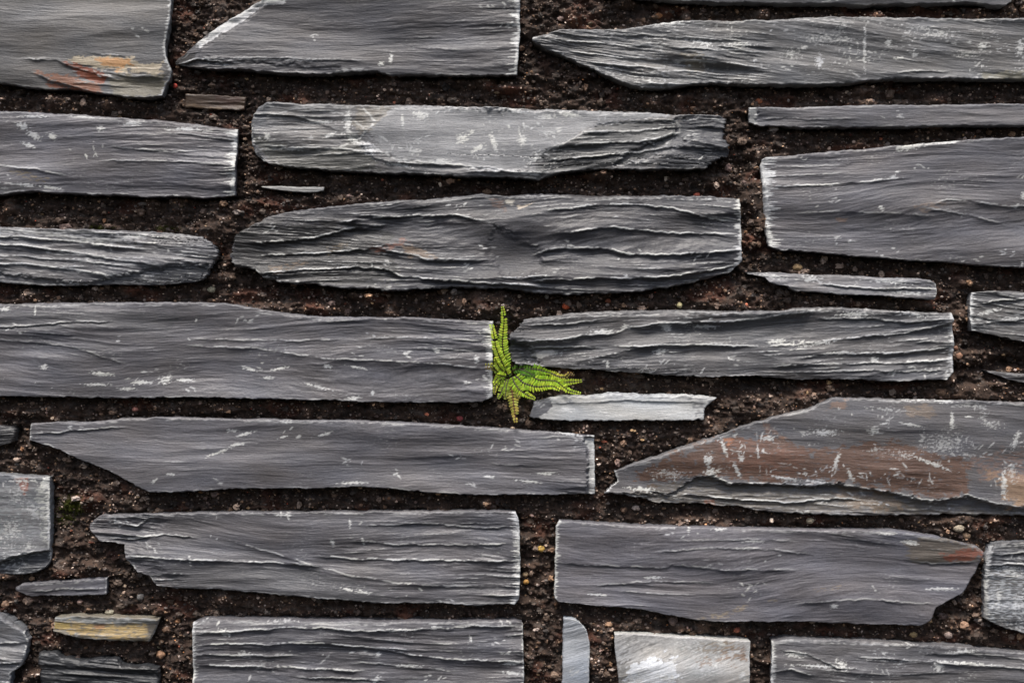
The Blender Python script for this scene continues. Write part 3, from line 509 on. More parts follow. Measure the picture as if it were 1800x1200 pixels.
stone('s22', 'grey slate with crumpled splintered left end and a long horizontal split line',
  [(156,922),(165,912),(179,904),(215,903),(250,902),(300,901),(450,900),(600,899),(750,898),(870,897),(906,899)],
  [(157,929),(175,950),(217,958),(221,979),(242,1006),(262,1012),(275,1031),(317,1035),(390,1036),(450,1042),(525,1048),(600,1054),(692,1060),(760,1060),(837,1063),(905,1063)],
  right=[(905,1063),(913,1052),(915,980),(912,910),(906,899)], base=(.120,.118,.124), rough=.42, ends=1.2, warp=1.6, slope=-.04, fr=(0,9), scuff=.3, edgew=.8, bev=(5,2), jit=1.6, ej=(4.5,.7), seed=61,
  feats=[('led',[(221,976),(292,981),(375,985),(450,988),(533,992),(560,994)],5.5,14,20),('led',[(560,978),(633,983),(712,984),(800,985),(910,986)],4.5,12,14),('led',[(400,950),(500,978),(608,1010),(700,1024),(775,1030),(850,1030)],2.5,18,22),('reg',[(150,915),(240,905),(290,915),(240,960),(330,1040),(270,1040),(210,970)],-4,1.7,12),('led',[(180,945),(230,948),(290,940),(340,945)],4,8,8),('led',[(205,920),(240,925),(260,912)],4,7,8),('led',[(620,950),(700,958),(800,958),(900,955)],2.5,9,9),('led',[(860,1045),(900,1050)],3,8,8),('led',[(640,925),(740,920),(850,928),(905,925)],2,8,8),('led',[(280,1010),(317,1008),(330,1010)],3,6,8)],
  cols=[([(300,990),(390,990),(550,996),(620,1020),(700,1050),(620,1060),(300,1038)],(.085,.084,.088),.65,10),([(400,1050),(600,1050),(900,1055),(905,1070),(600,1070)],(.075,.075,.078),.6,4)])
stone('s23', 'smooth grey slate with blunt left end and a reddish pointed right corner',
  [(983,915),(1048,918),(1133,923),(1218,925),(1300,927),(1350,928),(1430,930),(1500,930),(1572,931),(1648,941),(1716,959),(1731,970)],
  [(981,1057),(1050,1063),(1130,1070),(1160,1078),(1210,1088),(1260,1092),(1330,1093),(1430,1093),(1530,1097),(1621,1098)],
  left=[(981,1057),(974,1050),(977,925),(983,915)], right=[(1621,1098),(1636,1090),(1644,1067),(1693,1042),(1716,1006),(1731,970)],
  base=(.142,.139,.149), rough=.42, warp=2.1, slope=.02, fr=(5,0), scuff=.25, edgew=.7, bev=(5,1.3), endbev=(4,1.3), seed=44,
  feats=[('led',[(980,990),(1060,994),(1130,998),(1172,998),(1185,988)],1.8,12,9),('led',[(1150,970),(1260,962),(1360,965),(1430,975)],2,9,10),('led',[(1180,992),(1280,1002),(1400,1000)],2.6,11,13),('led',[(1600,985),(1640,993),(1720,986)],2.2,12,5),('led',[(1040,1030),(1150,1022),(1260,1026)],1.8,9,10),('led',[(1400,1060),(1520,1052),(1640,1062)],2,12,12),('led',[(1190,950),(1300,948),(1400,950)],1.5,6,7)],
  cols=[([(1590,950),(1650,945),(1728,965),(1728,985),(1640,992),(1600,985)],(.150,.125,.095),.75,9),([(1650,975),(1700,965),(1730,968),(1728,980),(1670,988)],(.24,.085,.055),.85,7,.8),([(1220,1088),(1270,1078),(1312,1062),(1318,1066),(1280,1085)],(.27,.21,.13),.5,2,.1),([(1430,1034),(1478,1028),(1474,1034),(1432,1040)],(.27,.2,.13),.5,2,.1),([(1350,1056),(1368,1052),(1366,1058)],(.25,.2,.13),.4,2,.1)])
stone('s24', 'dark and white mottled slate cut by the right edge, right of the reddish corner',
  [(1742,962),(1750,955),(1770,952),(1800,952),(2010,950)], [(1734,1088),(1750,1098),(1770,1106),(1800,1114),(2010,1132)], left=[(1734,1088),(1733,1040),(1736,975),(1742,962)],
  base=(.16,.165,.175), rough=.6, fr=(6,0), scuff=.9, edgew=1, bev=(6,2), endbev=(9,4),
  feats=[('led',[(1738,995),(1770,990),(1800,992),(2000,990)],4,9,9),('led',[(1745,975),(1800,970),(2000,970)],3,6,7)], cols=[([(1736,955),(2000,950),(2000,990),(1738,994)],(.05,.05,.055),.85,6,.1),([(1734,1000),(2000,1000),(2000,1110),(1740,1090)],(.50,.52,.54),.65,14,-.02)])
stone('s25', 'thin dark grey slate finger with squared right end at the lower left',
  [(22,1034),(33,1027),(104,1022),(184,1017)], [(24,1040),(50,1050),(125,1049),(184,1046)], base=(.105,.105,.115), rough=.6, slope=.05, fr=(0,2), bev=(5,1.3), scuff=.2, depth=-10, name='slate_strip', cat='slate strip', back=58,
  feats=[('led',[(50,1042),(110,1038),(180,1036)],2.5,6,6)])
stone('s26', 'small yellow-stained brick-shaped slate at the lower left',
  [(95,1085),(137,1082),(208,1085),(262,1088),(277,1089)], [(91,1110),(137,1122),(200,1127),(260,1129)], right=[(260,1129),(270,1112),(277,1089)], base=(.21,.19,.15), rough=.6, fr=(2,2), bev=(6,1.3), endbev=(4,3), scuff=.4, depth=-8, name='slate_stub', back=58,
  feats=[('led',[(95,1092),(150,1094),(270,1098)],1.5,4,5)],
  cols=[([(95,1084),(277,1088),(272,1098),(200,1100),(130,1092),(94,1092)],(.19,.2,.2),.8,4),([(92,1094),(125,1092),(170,1100),(255,1100),(258,1126),(200,1124),(100,1108)],(.42,.30,.13),.85,7,.35),([(92,1092),(125,1092),(122,1106),(92,1106)],(.42,.31,.10),.6,4),([(165,1098),(182,1098),(180,1106),(166,1106)],(.33,.15,.08),.6,3),([(255,1095),(280,1088),(265,1128)],(.07,.065,.06),.7,4)])
stone('s27', 'ragged grey slate end rounded at the lower left corner',
  [(-220,1058),(0,1080),(21,1093),(42,1110)], [(-220,1300),(12,1300)], right=[(12,1300),(14,1230),(19,1184),(36,1170),(45,1150),(48,1124),(42,1110)], base=(.15,.155,.165), rough=.9, fr=(0,3), scuff=.5, bev=(9,1.3), endbev=(3,4), jit=2.4, slope=-.1,
  feats=[('led',[(-100,1120),(0,1130),(45,1128)],4,10,10),('led',[(-100,1160),(0,1165),(40,1162)],5,10,10)])
stone('s28', 'black splintered shale chunk at the bottom left beside the white-edged block',
  [(62,1150),(92,1147),(104,1158),(150,1162),(204,1158),(215,1170),(275,1177)], [(70,1310),(280,1310)], base=(.04,.042,.046), rough=1.9, big=.7, fr=(0,0), scuff=.15, edgew=.25, bev=(7,1.3), endbev=(5,3), jit=3, depth=-11, slope=-.12, name='shale_chunk', cat='stone', back=60)
stone('s29', 'banded grey slate block at the bottom centre with white left rim',
  [(338,1094),(355,1088),(375,1086),(400,1087),(500,1088),(650,1090),(817,1091),(905,1090),(919,1095)], [(337,1340),(924,1340)], base=(.122,.120,.130), rough=.62, ends=.3, warp=1.1, fr=(6,3), scuff=.45, edgew=.9, bev=(6,1.3), jit=1.4,
  feats=[('led',[(345,1112),(400,1109),(483,1102),(567,1101),(650,1108),(754,1103),(850,1100),(915,1102)],5,10,18),('led',[(345,1135),(400,1130),(470,1131),(546,1127),(650,1138),(754,1154),(830,1160),(921,1163)],4.5,14,13),('led',[(345,1150),(420,1152),(520,1152)],3.5,9,10),('led',[(345,1170),(460,1172),(560,1175),(640,1180)],4.5,12,14),('led',[(620,1165),(720,1172),(800,1180)],2.5,9,10),('led',[(520,1190),(600,1192),(680,1198)],3,8,8)])
stone('s30', 'narrow upright bluish white slate piece at the bottom, right of the banded block',
  [(990,1086),(1000,1085),(1012,1088),(1020,1094)], [(986,1330),(1032,1330)], right=[(1032,1330),(1034,1230),(1036,1186),(1037,1132),(1031,1106),(1020,1094)], base=(.42,.46,.49), rough=.25, warp=.6, slope=.3, bev=(3,1.3), endbev=(4,1.3), fr=(0,3), scuff=.3, name='slate_stub', depth=-3, cat='slate stone')
stone('s31', 'squarish whitish limestone-like block at the bottom with cloudy white patches',
  [(1080,1113),(1113,1113),(1190,1119),(1261,1123),(1319,1126)], [(1089,1330),(1313,1330)], left=[(1089,1330),(1088,1200),(1081,1143),(1080,1113)], base=(.50,.50,.47), rough=.3, slope=.35, fr=(0,2), bev=(3,1.3), scuff=.9, name='pale_stone', cat='stone',
  cols=[([(1200,1130),(1250,1128),(1262,1200),(1210,1220)],(.30,.31,.30),.5,18,.05),([(1220,1160),(1310,1150),(1314,1158),(1230,1170)],(.25,.17,.12),.6,8,.1),([(1085,1180),(1100,1150),(1110,1230),(1088,1240)],(.18,.18,.18),.6,10,.1),([(1085,1120),(1140,1115),(1150,1140),(1110,1160),(1088,1180)],(.22,.21,.20),.6,16,0),([(1090,1160),(1180,1150),(1200,1165),(1110,1185)],(.16,.15,.14),.6,12,-.05),([(1100,1170),(1150,1155),(1190,1160),(1195,1200),(1100,1215)],(.75,.77,.8),.9,14),([(1260,1130),(1316,1130),(1314,1165),(1270,1160)],(.22,.14,.09),.6,12,.05),([(1230,1125),(1300,1130),(1290,1150),(1230,1150)],(.3,.24,.18),.6,12,.0)])
stone('s32', 'grey cracked slate block in the bottom right corner with white streak lines',
  [(1357,1127),(1387,1121),(1450,1124),(1545,1127),(1680,1135),(1800,1146),(2010,1160)], [(1351,1330),(2010,1330)], base=(.145,.143,.148), rough=.6, slope=-.06, warp=.9, fr=(6,0), scuff=.6, edgew=1, bev=(6,1.3), jit=1.8,
  feats=[('led',[(1370,1142),(1420,1150),(1470,1172),(1520,1176)],3,9,8),('led',[(1500,1153),(1600,1160),(1700,1168),(1800,1174),(2000,1180)],3,8,9),('led',[(1360,1180),(1390,1176),(1430,1188)],4,8,9),('led',[(1620,1150),(1700,1148),(1800,1158),(2000,1170)],2.5,7,7)])
stone('s33', 'dark worn slate tip at the left edge beside the pointed long slate',
  [(-220,738),(0,748),(22,754)], [(-220,795),(0,785),(20,776)], base=(.055,.055,.057), rough=1.2, fr=(0,0), scuff=.15, edgew=.3, bev=(6,2), endbev=(3,4), depth=-13, jit=2, back=60)

# ------------------------------------------------------------------ joint mask in photo pixels
MX0, MY0, MX1, MY1, MS = -260, -200, 2060, 1400, 2
gx = np.arange(MX0, MX1, MS); gy = np.arange(MY0, MY1, MS)
GXX, GYY = np.meshgrid(gx, gy)
inside = np.zeros(GXX.shape, bool)
for poly in MASKPOLY:
    x0, x1 = poly[:, 0].min(), poly[:, 0].max(); y0, y1 = poly[:, 1].min(), poly[:, 1].max()
    i0, i1 = np.searchsorted(gx, x0), np.searchsorted(gx, x1); j0, j1 = np.searchsorted(gy, y0), np.searchsorted(gy, y1)
    sub = np.zeros((j1-j0, i1-i0), bool)
    P = poly
    for r, j in enumerate(range(j0, j1)):
        yv = gy[j]+.01
        a, b = P, np.roll(P, -1, 0)
        m = (a[:, 1] > yv) != (b[:, 1] > yv)
        xs = np.sort(a[m, 0] + (yv-a[m, 1])*(b[m, 0]-a[m, 0])/(b[m, 1]-a[m, 1]))
        for k in range(0, len(xs)-1, 2):
            sub[r, max(0, np.searchsorted(gx[i0:i1], xs[k])):np.searchsorted(gx[i0:i1], xs[k+1])] = True
    inside[j0:j1, i0:i1] |= sub
def blur(a, k):
    a = a.astype(float)
    for ax in (0, 1):
        c = np.cumsum(np.pad(a, [(k+1, k) if i == ax else (0, 0) for i in (0, 1)], mode='edge'), axis=ax)
        a = (np.take(c, range(2*k+1, c.shape[ax]), ax) - np.take(c, range(0, c.shape[ax]-2*k-1), ax))/(2*k+1)
    return a
near = blur(inside, 6)                      # 0 in the open joint, 1 deep inside a stone
def sample(arr, x, y):
    i = np.clip(((np.asarray(x)-MX0)/MS).astype(int), 0, arr.shape[1]-1); j = np.clip(((np.asarray(y)-MY0)/MS).astype(int), 0, arr.shape[0]-1)
    return arr[j, i]
# mortar lumps standing forward: x, y, rx, ry, forward mm, pale
LUMPS = [(1360,300,30,90,14,.6),(1330,370,25,60,14,.7),(1300,240,30,50,8,.4),(840,530,60,26,20,1.3),(1290,525,60,28,16,.8),(1440,720,110,34,14,1.0),(1330,715,60,26,12,.8),(1080,775,60,40,12,.9),(1200,760,90,30,10,.8),
 (180,830,80,40,14,.55),(215,880,60,30,18,.75),(380,385,35,35,16,1.0),(500,540,90,12,14,.9),(110,980,40,40,10,.9),(150,1000,40,20,8,1.0),(370,50,40,50,8,.6),(1720,630,50,14,16,1.2),(1740,690,60,16,10,1.2),(1250,310,60,10,4,.5),(700,150,60,12,6,.9),(1000,120,60,22,8,.8),(1240,170,60,14,6,.9),(60,720,80,14,10,.9),(350,715,160,10,10,1.0),(150,175,80,12,10,.8),(560,355,120,14,8,.7),(1100,1110,50,25,10,.9),(1690,925,70,16,14,1.5),(1420,915,90,8,8,1.0),(1660,1120,120,12,5,.6),(440,1060,110,14,6,1.5),(650,1075,90,10,6,.9),(300,1000,40,50,6,.9),(1055,1150,20,70,14,.9),(945,980,20,110,0,1.0),(1690,600,12,60,0,.8),(945,1150,14,60,0,.8),(70,375,120,24,4,.5)]
_lr = random.Random(4)
LUMPS += [(_lr.uniform(-100,1900), _lr.uniform(-50,1250), _lr.uniform(8,26), _lr.uniform(6,16), _lr.uniform(5,15), _lr.uniform(.4,2.6)) for _ in range(520)]
def mort_h(x, y):
    """mortar surface, mm behind the stone faces (bigger = deeper)"""
    x = np.asarray(x, float); y = np.asarray(y, float)
    d = 30 + 9*fbm(x/70, y/40, 201, 3) + 15*fbm(x/21, y/13, 202, 3) + 4.5*pn(x/6, y/5, 203)
    for (cx, cy, rx, ry, A, pl) in LUMPS:
        q = ((x-cx)/rx)**2 + ((y-cy)/ry)**2
        d = d - A*np.exp(-q**2*.8)
    q = ((x-1775)/60)**2 + ((y-638)/12)**2; d = d + 28*np.exp(-q)
    d = d + 8*np.clip(sample(near, x, y)*1.6-.35, 0, 1)
    return np.clip(d, 9, 70)
def mort_pale(x, y):
    p = .35 + .9*np.clip(fbm(np.asarray(x, float)/60, np.asarray(y, float)/34, 211, 3)+.1, 0, 1)
    for (cx, cy, rx, ry, A, pl) in LUMPS:
        q = ((x-cx)/rx)**2 + ((y-cy)/ry)**2
        p = p + (pl-p)*.7*np.exp(-q**2)
    return p
# ---- the mortar bed: a slab with a modelled face
def build_mortar():
    st = 2.2
    xs = np.arange(-330, 2130, st); ys = np.arange(-270, 1470, st)
    X, Y = np.meshgrid(xs, ys)
    d = mort_h(X, Y)
    pl = mort_pale(X, Y)
    base = np.array((.046, .027, .018))
    col = base*(.55+1.0*pl[..., None])
    k = sst(.05, .35, fbm(X/11, Y/8, 220, 3))[..., None]; col = col*(1-.55*k)
    k2 = sst(.1, .4, fbm(X/22, Y/14, 221, 3))[..., None]; col = col*(1-k2*.5) + np.array((.125, .104, .090))*k2*.6*pl[..., None]
    rk = sst(.15, .5, fbm(X/80, Y/50, 222, 2))[..., None]; col = col*(1+rk*np.array((.45, -.08, -.25)))
    V = np.stack([WX(X), d*S, WZ(Y)], -1)
    ny, nx = X.shape
    idx = np.arange(nx*ny).reshape(ny, nx)
    F = [np.stack([idx[:-1, :-1], idx[1:, :-1], idx[1:, 1:], idx[:-1, 1:]], -1).reshape(-1, 4)]
    ring = np.concatenate([idx[0, :], idx[1:, -1], idx[-1, ::-1][1:], idx[::-1, 0][1:-1]])
    Vb = V.reshape(-1, 3)[ring].copy(); Vb[:, 1] = .30
    cur = nx*ny+np.arange(len(ring))
    F.append(np.stack([ring, np.roll(ring, -1), np.roll(cur, -1), cur], -1))
    C = np.concatenate([col.reshape(-1, 3), col.reshape(-1, 3)[ring]])
    V = np.concatenate([V.reshape(-1, 3), Vb])
    a, b, c, e = cur[0], cur[nx-1], cur[nx-1+ny-1], cur[2*nx+ny-3]
    F.append(np.array([[a, b, c, e]]))
    o = np_mesh('mortar_wall', V, F, M_MORTAR, np.clip(C, 0, 1), None)
    tag(o, 'rough dark brown mortar bed filling the joints between the slate stones', 'mortar')
build_mortar()

# ---- grit and small pebbles pressed into the mortar
def ico(sub):
    import bmesh
    bm = bmesh.new(); bmesh.ops.create_icosphere(bm, subdivisions=sub, radius=1)
    v = np.array([x.co[:] for x in bm.verts]); f = np.array([[l.index for l in p.verts] for p in bm.faces]); bm.free()
    return v, f
ICO1, ICO2, ICO3 = ico(1), ico(2), ico(3)
PAL = np.array([(.085,.066,.052),(.13,.108,.092),(.055,.043,.036),(.19,.165,.145),(.10,.07,.05),(.15,.105,.07),(.16,.15,.145),(.11,.085,.08)])
rs = np.random.RandomState(11)
def scatter(n, rmin, rmax, icos, seed, pal=PAL, palp=None, clumpy=True, sink=.15):
    rs = np.random.RandomState(seed)
    x = rs.uniform(-210, 2010, n); y = rs.uniform(-150, 1350, n)
    ok = sample(near, x, y) < .62
    if clumpy: ok &= (fbm(x/26, y/16, seed+300, 2) + rs.uniform(-.35, .35, n)) > -.08
    x, y = x[ok], y[ok]; n = len(x)
    r = rmin + (rmax-rmin)*rs.rand(n)**2.4
    d = mort_h(x, y) - r*(1-sink)
    v, f = icos; nvv = len(v)
    sc = np.stack([rs.uniform(.7, 1.35, n), rs.uniform(.55, 1.0, n), rs.uniform(.6, 1.1, n)], -1)*r[:, None]
    # random rotation
    q = rs.randn(n, 4); q /= np.linalg.norm(q, axis=1)[:, None]; a, b, c, e = q.T
    Rm = np.stack([1-2*(c*c+e*e), 2*(b*c-a*e), 2*(b*e+a*c), 2*(b*c+a*e), 1-2*(b*b+e*e), 2*(c*e-a*b), 2*(b*e-a*c), 2*(c*e+a*b), 1-2*(b*b+c*c)], -1).reshape(n, 3, 3)
    vv = v[None]*(1+.28*rs.randn(n, nvv, 1).clip(-1.3, 1.3))
    vv = np.einsum('nij,nkj->nki', Rm, vv)*sc[:, None]
    vv[..., 0] += x[:, None]; vv[..., 2] = -vv[..., 2]+y[:, None]; vv[..., 1] += d[:, None]
    V = np.stack([WX(vv[..., 0]), vv[..., 1]*S, WZ(vv[..., 2])], -1).reshape(-1, 3)
    F = (f[None]+np.arange(n)[:, None, None]*nvv).reshape(-1, 3)
    ci = rs.choice(len(pal), n, p=palp)
    pale = np.clip(mort_pale(x, y), .3, 1.6)
    c = pal[ci]*np.array((2.1,1.8,1.6))*(.18+1.5*rs.rand(n, 1)**1.8)*(.35+.85*pale[:, None])
    return V, F, np.repeat(c, nvv, 0)
def grit():
    parts = [scatter(110000, .9, 2.6, ICO1, 1), scatter(16000, 1.2, 3.2, ICO1, 8, palp=[.1,.25,.02,.25,.08,.08,.17,.05]), scatter(9000, 2.2, 6.5, ICO2, 2, palp=[.22,.17,.18,.07,.14,.07,.07,.08]),
             scatter(420, 5, 9, ICO2, 5, clumpy=False, sink=.55, palp=[.25,.15,.3,.03,.12,.03,.04,.08]),
             scatter(9500, .7, 1.9, ICO1, 3, pal=np.array([(.42,.37,.31),(.50,.46,.42),(.34,.26,.18),(.36,.08,.045),(.40,.20,.09)]), palp=[.38,.26,.2,.08,.08]),
             scatter(700, 1.8, 4.6, ICO2, 4, pal=np.array([(.30,.26,.21),(.28,.21,.12),(.24,.09,.055),(.34,.32,.29),(.26,.15,.08)]), palp=[.3,.22,.14,.2,.14], clumpy=False)]
    off = 0; Vs, Fs, Cs = [], [], []
    for V, F, C in parts:
        Vs.append(V); Fs.append(F+off); Cs.append(C); off += len(V)
    o = np_mesh('gravel_grit', np.concatenate(Vs), np.concatenate(Fs), M_PEB, np.concatenate(Cs), smooth=False)
    tag(o, 'fine brown grit and gravel bound in the dark mortar joints', 'grit', kind='stuff')
grit()
# ---- single pebbles one can point at
PEBS = [(952,967,6.5,5.5,(.48,.30,.07),'rounded yellow pebble in the upright joint left of the blunt-ended slate'),(925,1027,5,4.5,(.46,.24,.06),'small orange pebble by the lower right corner of the split slate'),(924,1014,5,5,(.34,.24,.14),'tan pebble just above the small orange pebble'),
 (997,537,8,6,(.50,.10,.035),'bright orange-red pebble in the joint above the fern'),(807,737,6,5,(.30,.06,.06),'dark red pebble above the long smooth slate near the fern'),(1406,469,9,6.5,(.30,.20,.10),'flat brown pebble under the large right block'),(1197,536,5,5,(.48,.42,.22),'pale yellow pebble above the stepped slate'),
 (366,508,7,5.5,(.30,.28,.20),'pale greenish pebble above the long swirling slate'),(234,748-28,6,4,(.22,.09,.07),'reddish pebble above the pointed slate'),(184,1081,8,5,(.42,.38,.28),'cream pebble lying on the yellow-stained stone'),(272,1141,6,7,(.42,.36,.24),'upright cream pebble in the joint left of the banded block'),(275,1157,8,7,(.30,.17,.10),'tan pebble directly under the upright cream pebble'),
 (1689,626,6,6,(.30,.16,.10),'pinkish brown pebble beside the stepped slate right end'),(1690,1012-400+0,4,4,(.26,.13,.08),'tiny brown pebble above the pinkish pebble'),(1613,1120,7,5,(.36,.25,.12),'tan pebble above the bottom right block'),(1673,1120,7,6,(.27,.2,.17),'greyish pebble above the bottom right block, further right'),
 (1690,930,10,6,(.36,.30,.22),'flat cream stone chip above the reddish pointed corner'),(1707,945,8,6,(.36,.24,.15),'tan stone chip just above the reddish tip'),(1188,1098,8,8,(.19,.13,.11),'round brownish pebble above the whitish block'),(1300,1112,6,5,(.30,.09,.05),'rusty red pebble above the whitish block right corner'),(1428,917,7,5,(.40,.34,.24),'cream pebble below the brown stained slate'),
 (237,1055,7,6,(.20,.19,.18),'grey oval pebble at the left of the split slate'),(1160,22,7,5,(.34,.15,.06),'orange brown pebble at the top above the scratched slate'),(1339,173,6,5,(.36,.12,.05),'reddish orange pebble above the narrow strip'),(1229,340,6,5,(.38,.09,.05),'red pebble above the wavy slate right part'),(256,1040-240,1,1,None,None),(301,146,4,5,(.42,.05,.03),'bright red speck beside the rusty chip of the top left block'),(962,520,4,5,(.26,.24,.22),'grey pebble above the fern tip')]
def pebbles():
    k = 0
    rs = np.random.RandomState(5)
    for (x, y, rx, ry, c, lab) in PEBS:
        if c is None: continue
        v, f = ICO3
        lump = 1 + .20*pn(v[:, 0]*1.3+k*7, v[:, 2]*1.3+v[:, 1], 400+k) + .07*pn(v[:, 0]*4+k, v[:, 2]*4+v[:, 1]*3, 430+k)
        an = rs.uniform(-.4, .4); vx, vz = v[:, 0]*math.cos(an)-v[:, 2]*math.sin(an), v[:, 0]*math.sin(an)+v[:, 2]*math.cos(an)
        d = float(mort_h(np.array([x]), np.array([y]))[0])
        r = min(rx, ry); dc = d - r*.55
        V = np.stack([vx*lump*rx*S, v[:, 1]*lump*r*.9*S, vz*lump*ry*S], -1)
        col = np.array(c)*(1+.3*pn(v[:, 0]*2+k, v[:, 2]*2, 460+k))[:, None]
        o = np_mesh('pebble', V, f, M_PEB, np.clip(col, 0, 1))
        o.location = (float(WX(x)), dc*S, float(WZ(y)))
        tag(o, lab, 'pebble', 'coloured pebbles set in the mortar'); k += 1
pebbles()

# ------------------------------------------------------------------ moss
def moss():
    rs = np.random.RandomState(3); Vs, Fs, Cs = [], [], []; off = 0
    for (cx, cy, rx, ry, n) in ((120,890,20,17,1500),(105,915,18,8,300),(168,398,20,5,220),(285,398,22,5,160)):
        x = cx+rx*rs.randn(n)*.5; y = cy+ry*rs.randn(n)*.5
        d = mort_h(x, y)
        for i in range(n):
            a = rs.uniform(0, 6.28); l = rs.uniform(2.0, 4.5); wd = .55
            dx, dy, dz = math.cos(a)*l*.6, math.sin(a)*l*.6, -l*.8
            px, py = -math.sin(a)*wd, math.cos(a)*wd
            p = np.array([(x[i]-px, y[i]-py, d[i]+.5), (x[i]+px, y[i]+py, d[i]+.5), (x[i]+dx+px*.6, y[i]+dy+py*.6, d[i]+dz*.7), (x[i]+dx*1.5, y[i]+dy*1.5+.6, d[i]+dz)])
            Vs.append(np.stack([WX(p[:, 0]), p[:, 2]*S, WZ(p[:, 1])], -1)); Fs.append([[off, off+1, off+2], [off, off+2, off+3]]); off += 4
            Cs.append(np.tile(np.array((.085, .095, .012))*rs.uniform(.4, 1.3), (4, 1)))
    o = np_mesh('moss', np.concatenate(Vs), np.concatenate(Fs), M_MOSS, np.concatenate(Cs), smooth=False)
    tag(o, 'small patches of dark olive moss clinging to the mortar at the left', 'moss', kind='stuff')
moss()

# ------------------------------------------------------------------ fern
fern = bpy.data.objects.new('fern', None); COL.objects.link(fern)
FX, FY, FD = 893, 664, 14.0
fern.location = (float(WX(FX)), FD*S, float(WZ(FY))); fern.empty_display_size = .02
tag(fern, 'small bright green fern with toothed fronds growing out of the joint between two slates', 'fern')
def zc(pts): return [(820+a/5.0, 520+b/5.0) for a, b in pts]
GRN, LIME, YEL, BRN, DKG = (.34,.54,.03), (.66,.80,.07), (.55,.52,.08), (.48,.27,.10), (.12,.27,.02)
def frond(pts, d0, d1, wid, pairs, c0, c1, wprof=None, curl=0, stem=(.035,.018,.010), label=None, seed=0, tiltp=0.0):
    """pts in photo px along the rachis, d0->d1 mm behind (+) / before (-) the face plane, wid = full width px"""
    rs = np.random.RandomState(900+seed)
    p = np.array(pts, float); s = np.concatenate([[0], np.cumsum(np.hypot(*(p[1:]-p[:-1]).T))]); Lg = s[-1]
    def at(q):
        # Catmull-like smooth sampling
        qs = np.clip(np.array([q-.04, q, q+.04]), 0, 1)*Lg
        x = np.interp(qs, s, p[:, 0]); y = np.interp(qs, s, p[:, 1])
        c = np.array((x.mean(), y.mean())) if 0.03 < q < .97 else np.array((x[1], y[1]))
        t = np.array((x[2]-x[0], y[2]-y[0])); return c, t/(np.linalg.norm(t)+1e-9)
    def dep(q): return d0+(d1-d0)*q + curl*math.sin(q*math.pi)*-1
    wp = wprof or (lambda q: min(1, .55+q*2.2)*(1-q**2.2*.78))
    Vs, Fs, Cs = [], [], []; off = 0
    K = 9
    for i in range(pairs):
        q = (i+.6)/pairs
        c, t = at(q); nrm = np.array((-t[1], t[0]))
        sp = Lg/pairs
        for sd in (-1, 1):
            if rs.rand() < .03: continue
            ln = wid*.58*wp(q)*rs.uniform(.88, 1.1); br = min(sp*.46, ln*.6)*rs.uniform(.92, 1.12)
            fw = .22+.35*q+rs.uniform(-.08, .08)
            dr_ = nrm*sd*math.cos(fw)+t*math.sin(fw); pr = np.array((-dr_[1], dr_[0]))
            tl = rs.uniform(-.25, .25)+tiltp; dd = dep(q)-1.2
            o0 = c+dr_*.5
            ring = []
            for k in range(K):
                a = 2*math.pi*k/K
                lx = (1-math.cos(a))*.5*ln; ly = math.sin(a)*br*(.95+.12*math.cos(a))
                if k in (3, 5): lx *= 1.02
                rag = 1+rs.uniform(-.05, .05)
                xy = o0+dr_*lx*rag+pr*ly*rag
                z = dd - .10*ln*math.sin(math.pi*min(1, lx/ln*.7+.1)) + ly*tl + .2*(abs(ly)/max(br, .1))**2
                ring.append((xy[0], xy[1], z))
            m = o0+dr_*ln*.5
            ring.append((m[0], m[1], dd-.10*ln-.1))
            rr = np.array(ring)
            Vs.append(np.stack([WX(rr[:, 0]), rr[:, 2]*S, WZ(rr[:, 1])], -1))
            Fs.append([[off+K, off+k, off+(k+1) % K] for k in range(K)]); off += K+1
            f = np.clip(q+rs.uniform(-.12, .12), 0, 1)
            col = np.array(c0)*(1-f)+np.array(c1)*f; col = col*rs.uniform(.78, 1.3)*np.array((rs.uniform(.85,1.1),1,1))
            Cs.append(np.tile(col, (K+1, 1)))
    V = np.concatenate(Vs)-np.array(fern.location[:])
    o = np_mesh('frond', V, np.concatenate(Fs), M_LEAF, np.clip(np.concatenate(Cs), 0, 1), parent=fern)
    if label: o['label'] = label
    # rachis: tapered tube
    n = 26; Vt, Ct = [], []; off = 0; m6 = 6
    for i in range(n):
        q = i/(n-1); c, t = at(q); nr = np.array((-t[1], t[0])); r = 1.0*(1-.55*q)
        for k in range(m6):
            a = 2*math.pi*k/m6
            xy = c+nr*math.cos(a)*r
            Vt.append((float(WX(xy[0])), (dep(q)-1.5+math.sin(a)*r)*S, float(WZ(xy[1]))))
            Ct.append(stem)
    F = []
    for i in range(n-1):
        for k in range(m6):
            F.append([i*m6+k, i*m6+(k+1) % m6, (i+1)*m6+(k+1) % m6, (i+1)*m6+k])
    Vt = np.array(Vt)-np.array(fern.location[:])
    np_mesh('stem', Vt, np.array(F), M_STEM, np.array(Ct), parent=o)
frond(zc([(352,700),(340,560),(316,450),(320,330),(332,220),(317,95)]), 14, -6, 19, 27, GRN, LIME, curl=4, seed=1)
frond(zc([(362,700),(325,610),(285,520),(255,440),(248,370),(222,258)]), 13, -10, 19, 25, LIME, LIME, wprof=lambda q: min(1, .7+q*2)*(1-q*.62), curl=5, seed=2)
frond(zc([(330,720),(290,690),(255,650),(225,605),(165,602)]), 12, -12, 10, 9, GRN, YEL, seed=3)
frond(zc([(300,690),(265,660),(240,640),(205,630),(165,632)]), 10, -13, 8, 8, GRN, BRN, seed=16, label='small browned frond curling over the stone end')
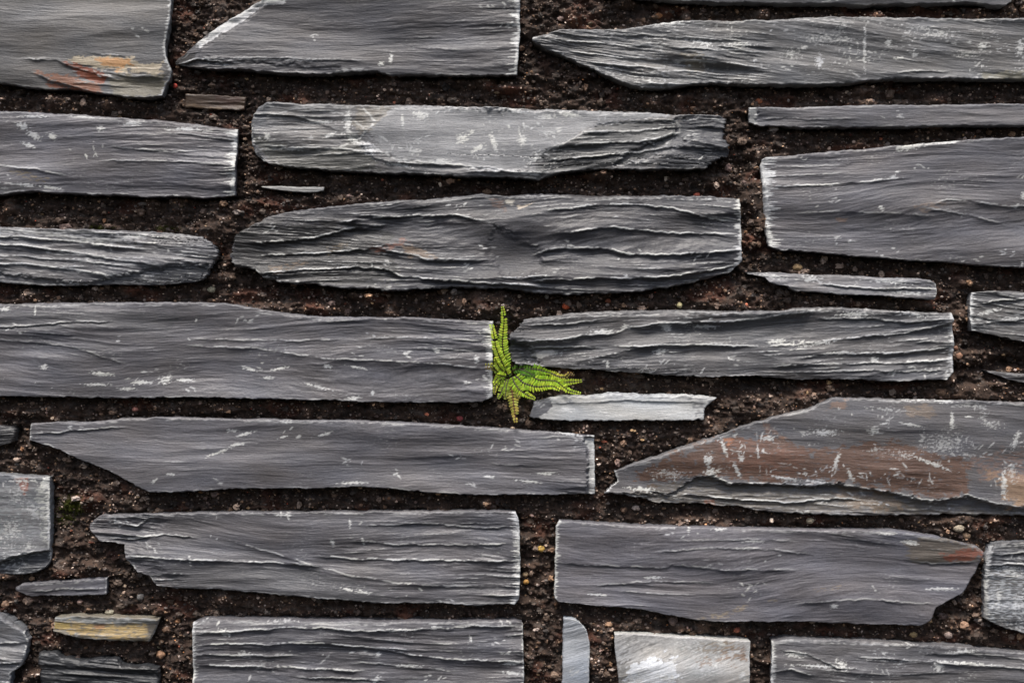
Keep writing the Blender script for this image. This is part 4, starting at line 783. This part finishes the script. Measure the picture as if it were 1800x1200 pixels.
frond(zc([(350,710),(310,700),(262,690)]), 10, -4, 13, 7, GRN, LIME, seed=4)
frond(zc([(350,725),(330,790),(300,850),(278,900)]), 12, -4, 14, 11, GRN, (.34,.42,.05), seed=5)
frond(zc([(330,725),(280,745),(255,790),(243,860)]), 12, -6, 11, 10, GRN, YEL, seed=6)
frond(zc([(385,740),(398,830),(412,930),(425,1020),(432,1105)]), 12, -6, 22, 15, (.40,.44,.08), (.60,.48,.10), wprof=lambda q: min(1,.7+q*2)*(1-q**1.6*.75), stem=(.16,.06,.04), seed=7, label='yellowing frond hanging straight down')
frond(zc([(400,710),(425,770),(460,820),(520,862),(600,900)]), 12, -8, 18, 18, GRN, LIME, curl=4, seed=8)
frond(zc([(480,690),(560,700),(640,745),(740,762),(850,762),(1008,745)]), 12, -6, 19, 24, DKG, LIME, curl=2, seed=9)
frond(zc([(470,640),(560,640),(650,650),(740,680)]), 18, 4, 19, 12, DKG, GRN, seed=10)
frond(zc([(400,660),(450,640),(520,660),(600,700)]), 18, 4, 18, 12, DKG, DKG, seed=11)
frond(zc([(560,690),(620,735),(700,740),(790,745),(840,790),(900,835),(1000,855)]), 8, -12, 16, 24, GRN, LIME, curl=1, seed=12)
frond(zc([(430,700),(500,765),(600,797),(700,792),(760,790),(815,820)]), 10, -12, 20, 20, GRN, LIME, curl=5, seed=13)
frond(zc([(720,665),(765,690),(820,712),(870,712),(900,675),(945,695)]), 10, -8, 10, 15, LIME, BRN, seed=14, label='curled frond with browned tip')
frond(zc([(370,720),(350,640),(352,580),(345,530)]), 16, 4, 14, 11, DKG, GRN, seed=15)
frond(zc([(370,730),(350,800),(345,850),(338,905)]), 12, -4, 12, 10, GRN, (.40,.42,.07), seed=17)
frond(zc([(395,740),(440,800),(455,860),(462,900)]), 12, -3, 14, 10, (.30,.40,.05), (.50,.42,.10), seed=18)
frond(zc([(290,700),(262,735),(240,770)]), 11, -5, 11, 7, GRN, LIME, seed=19)
frond(zc([(360,690),(300,640),(268,590),(250,545)]), 12, -6, 15, 13, GRN, LIME, seed=21)
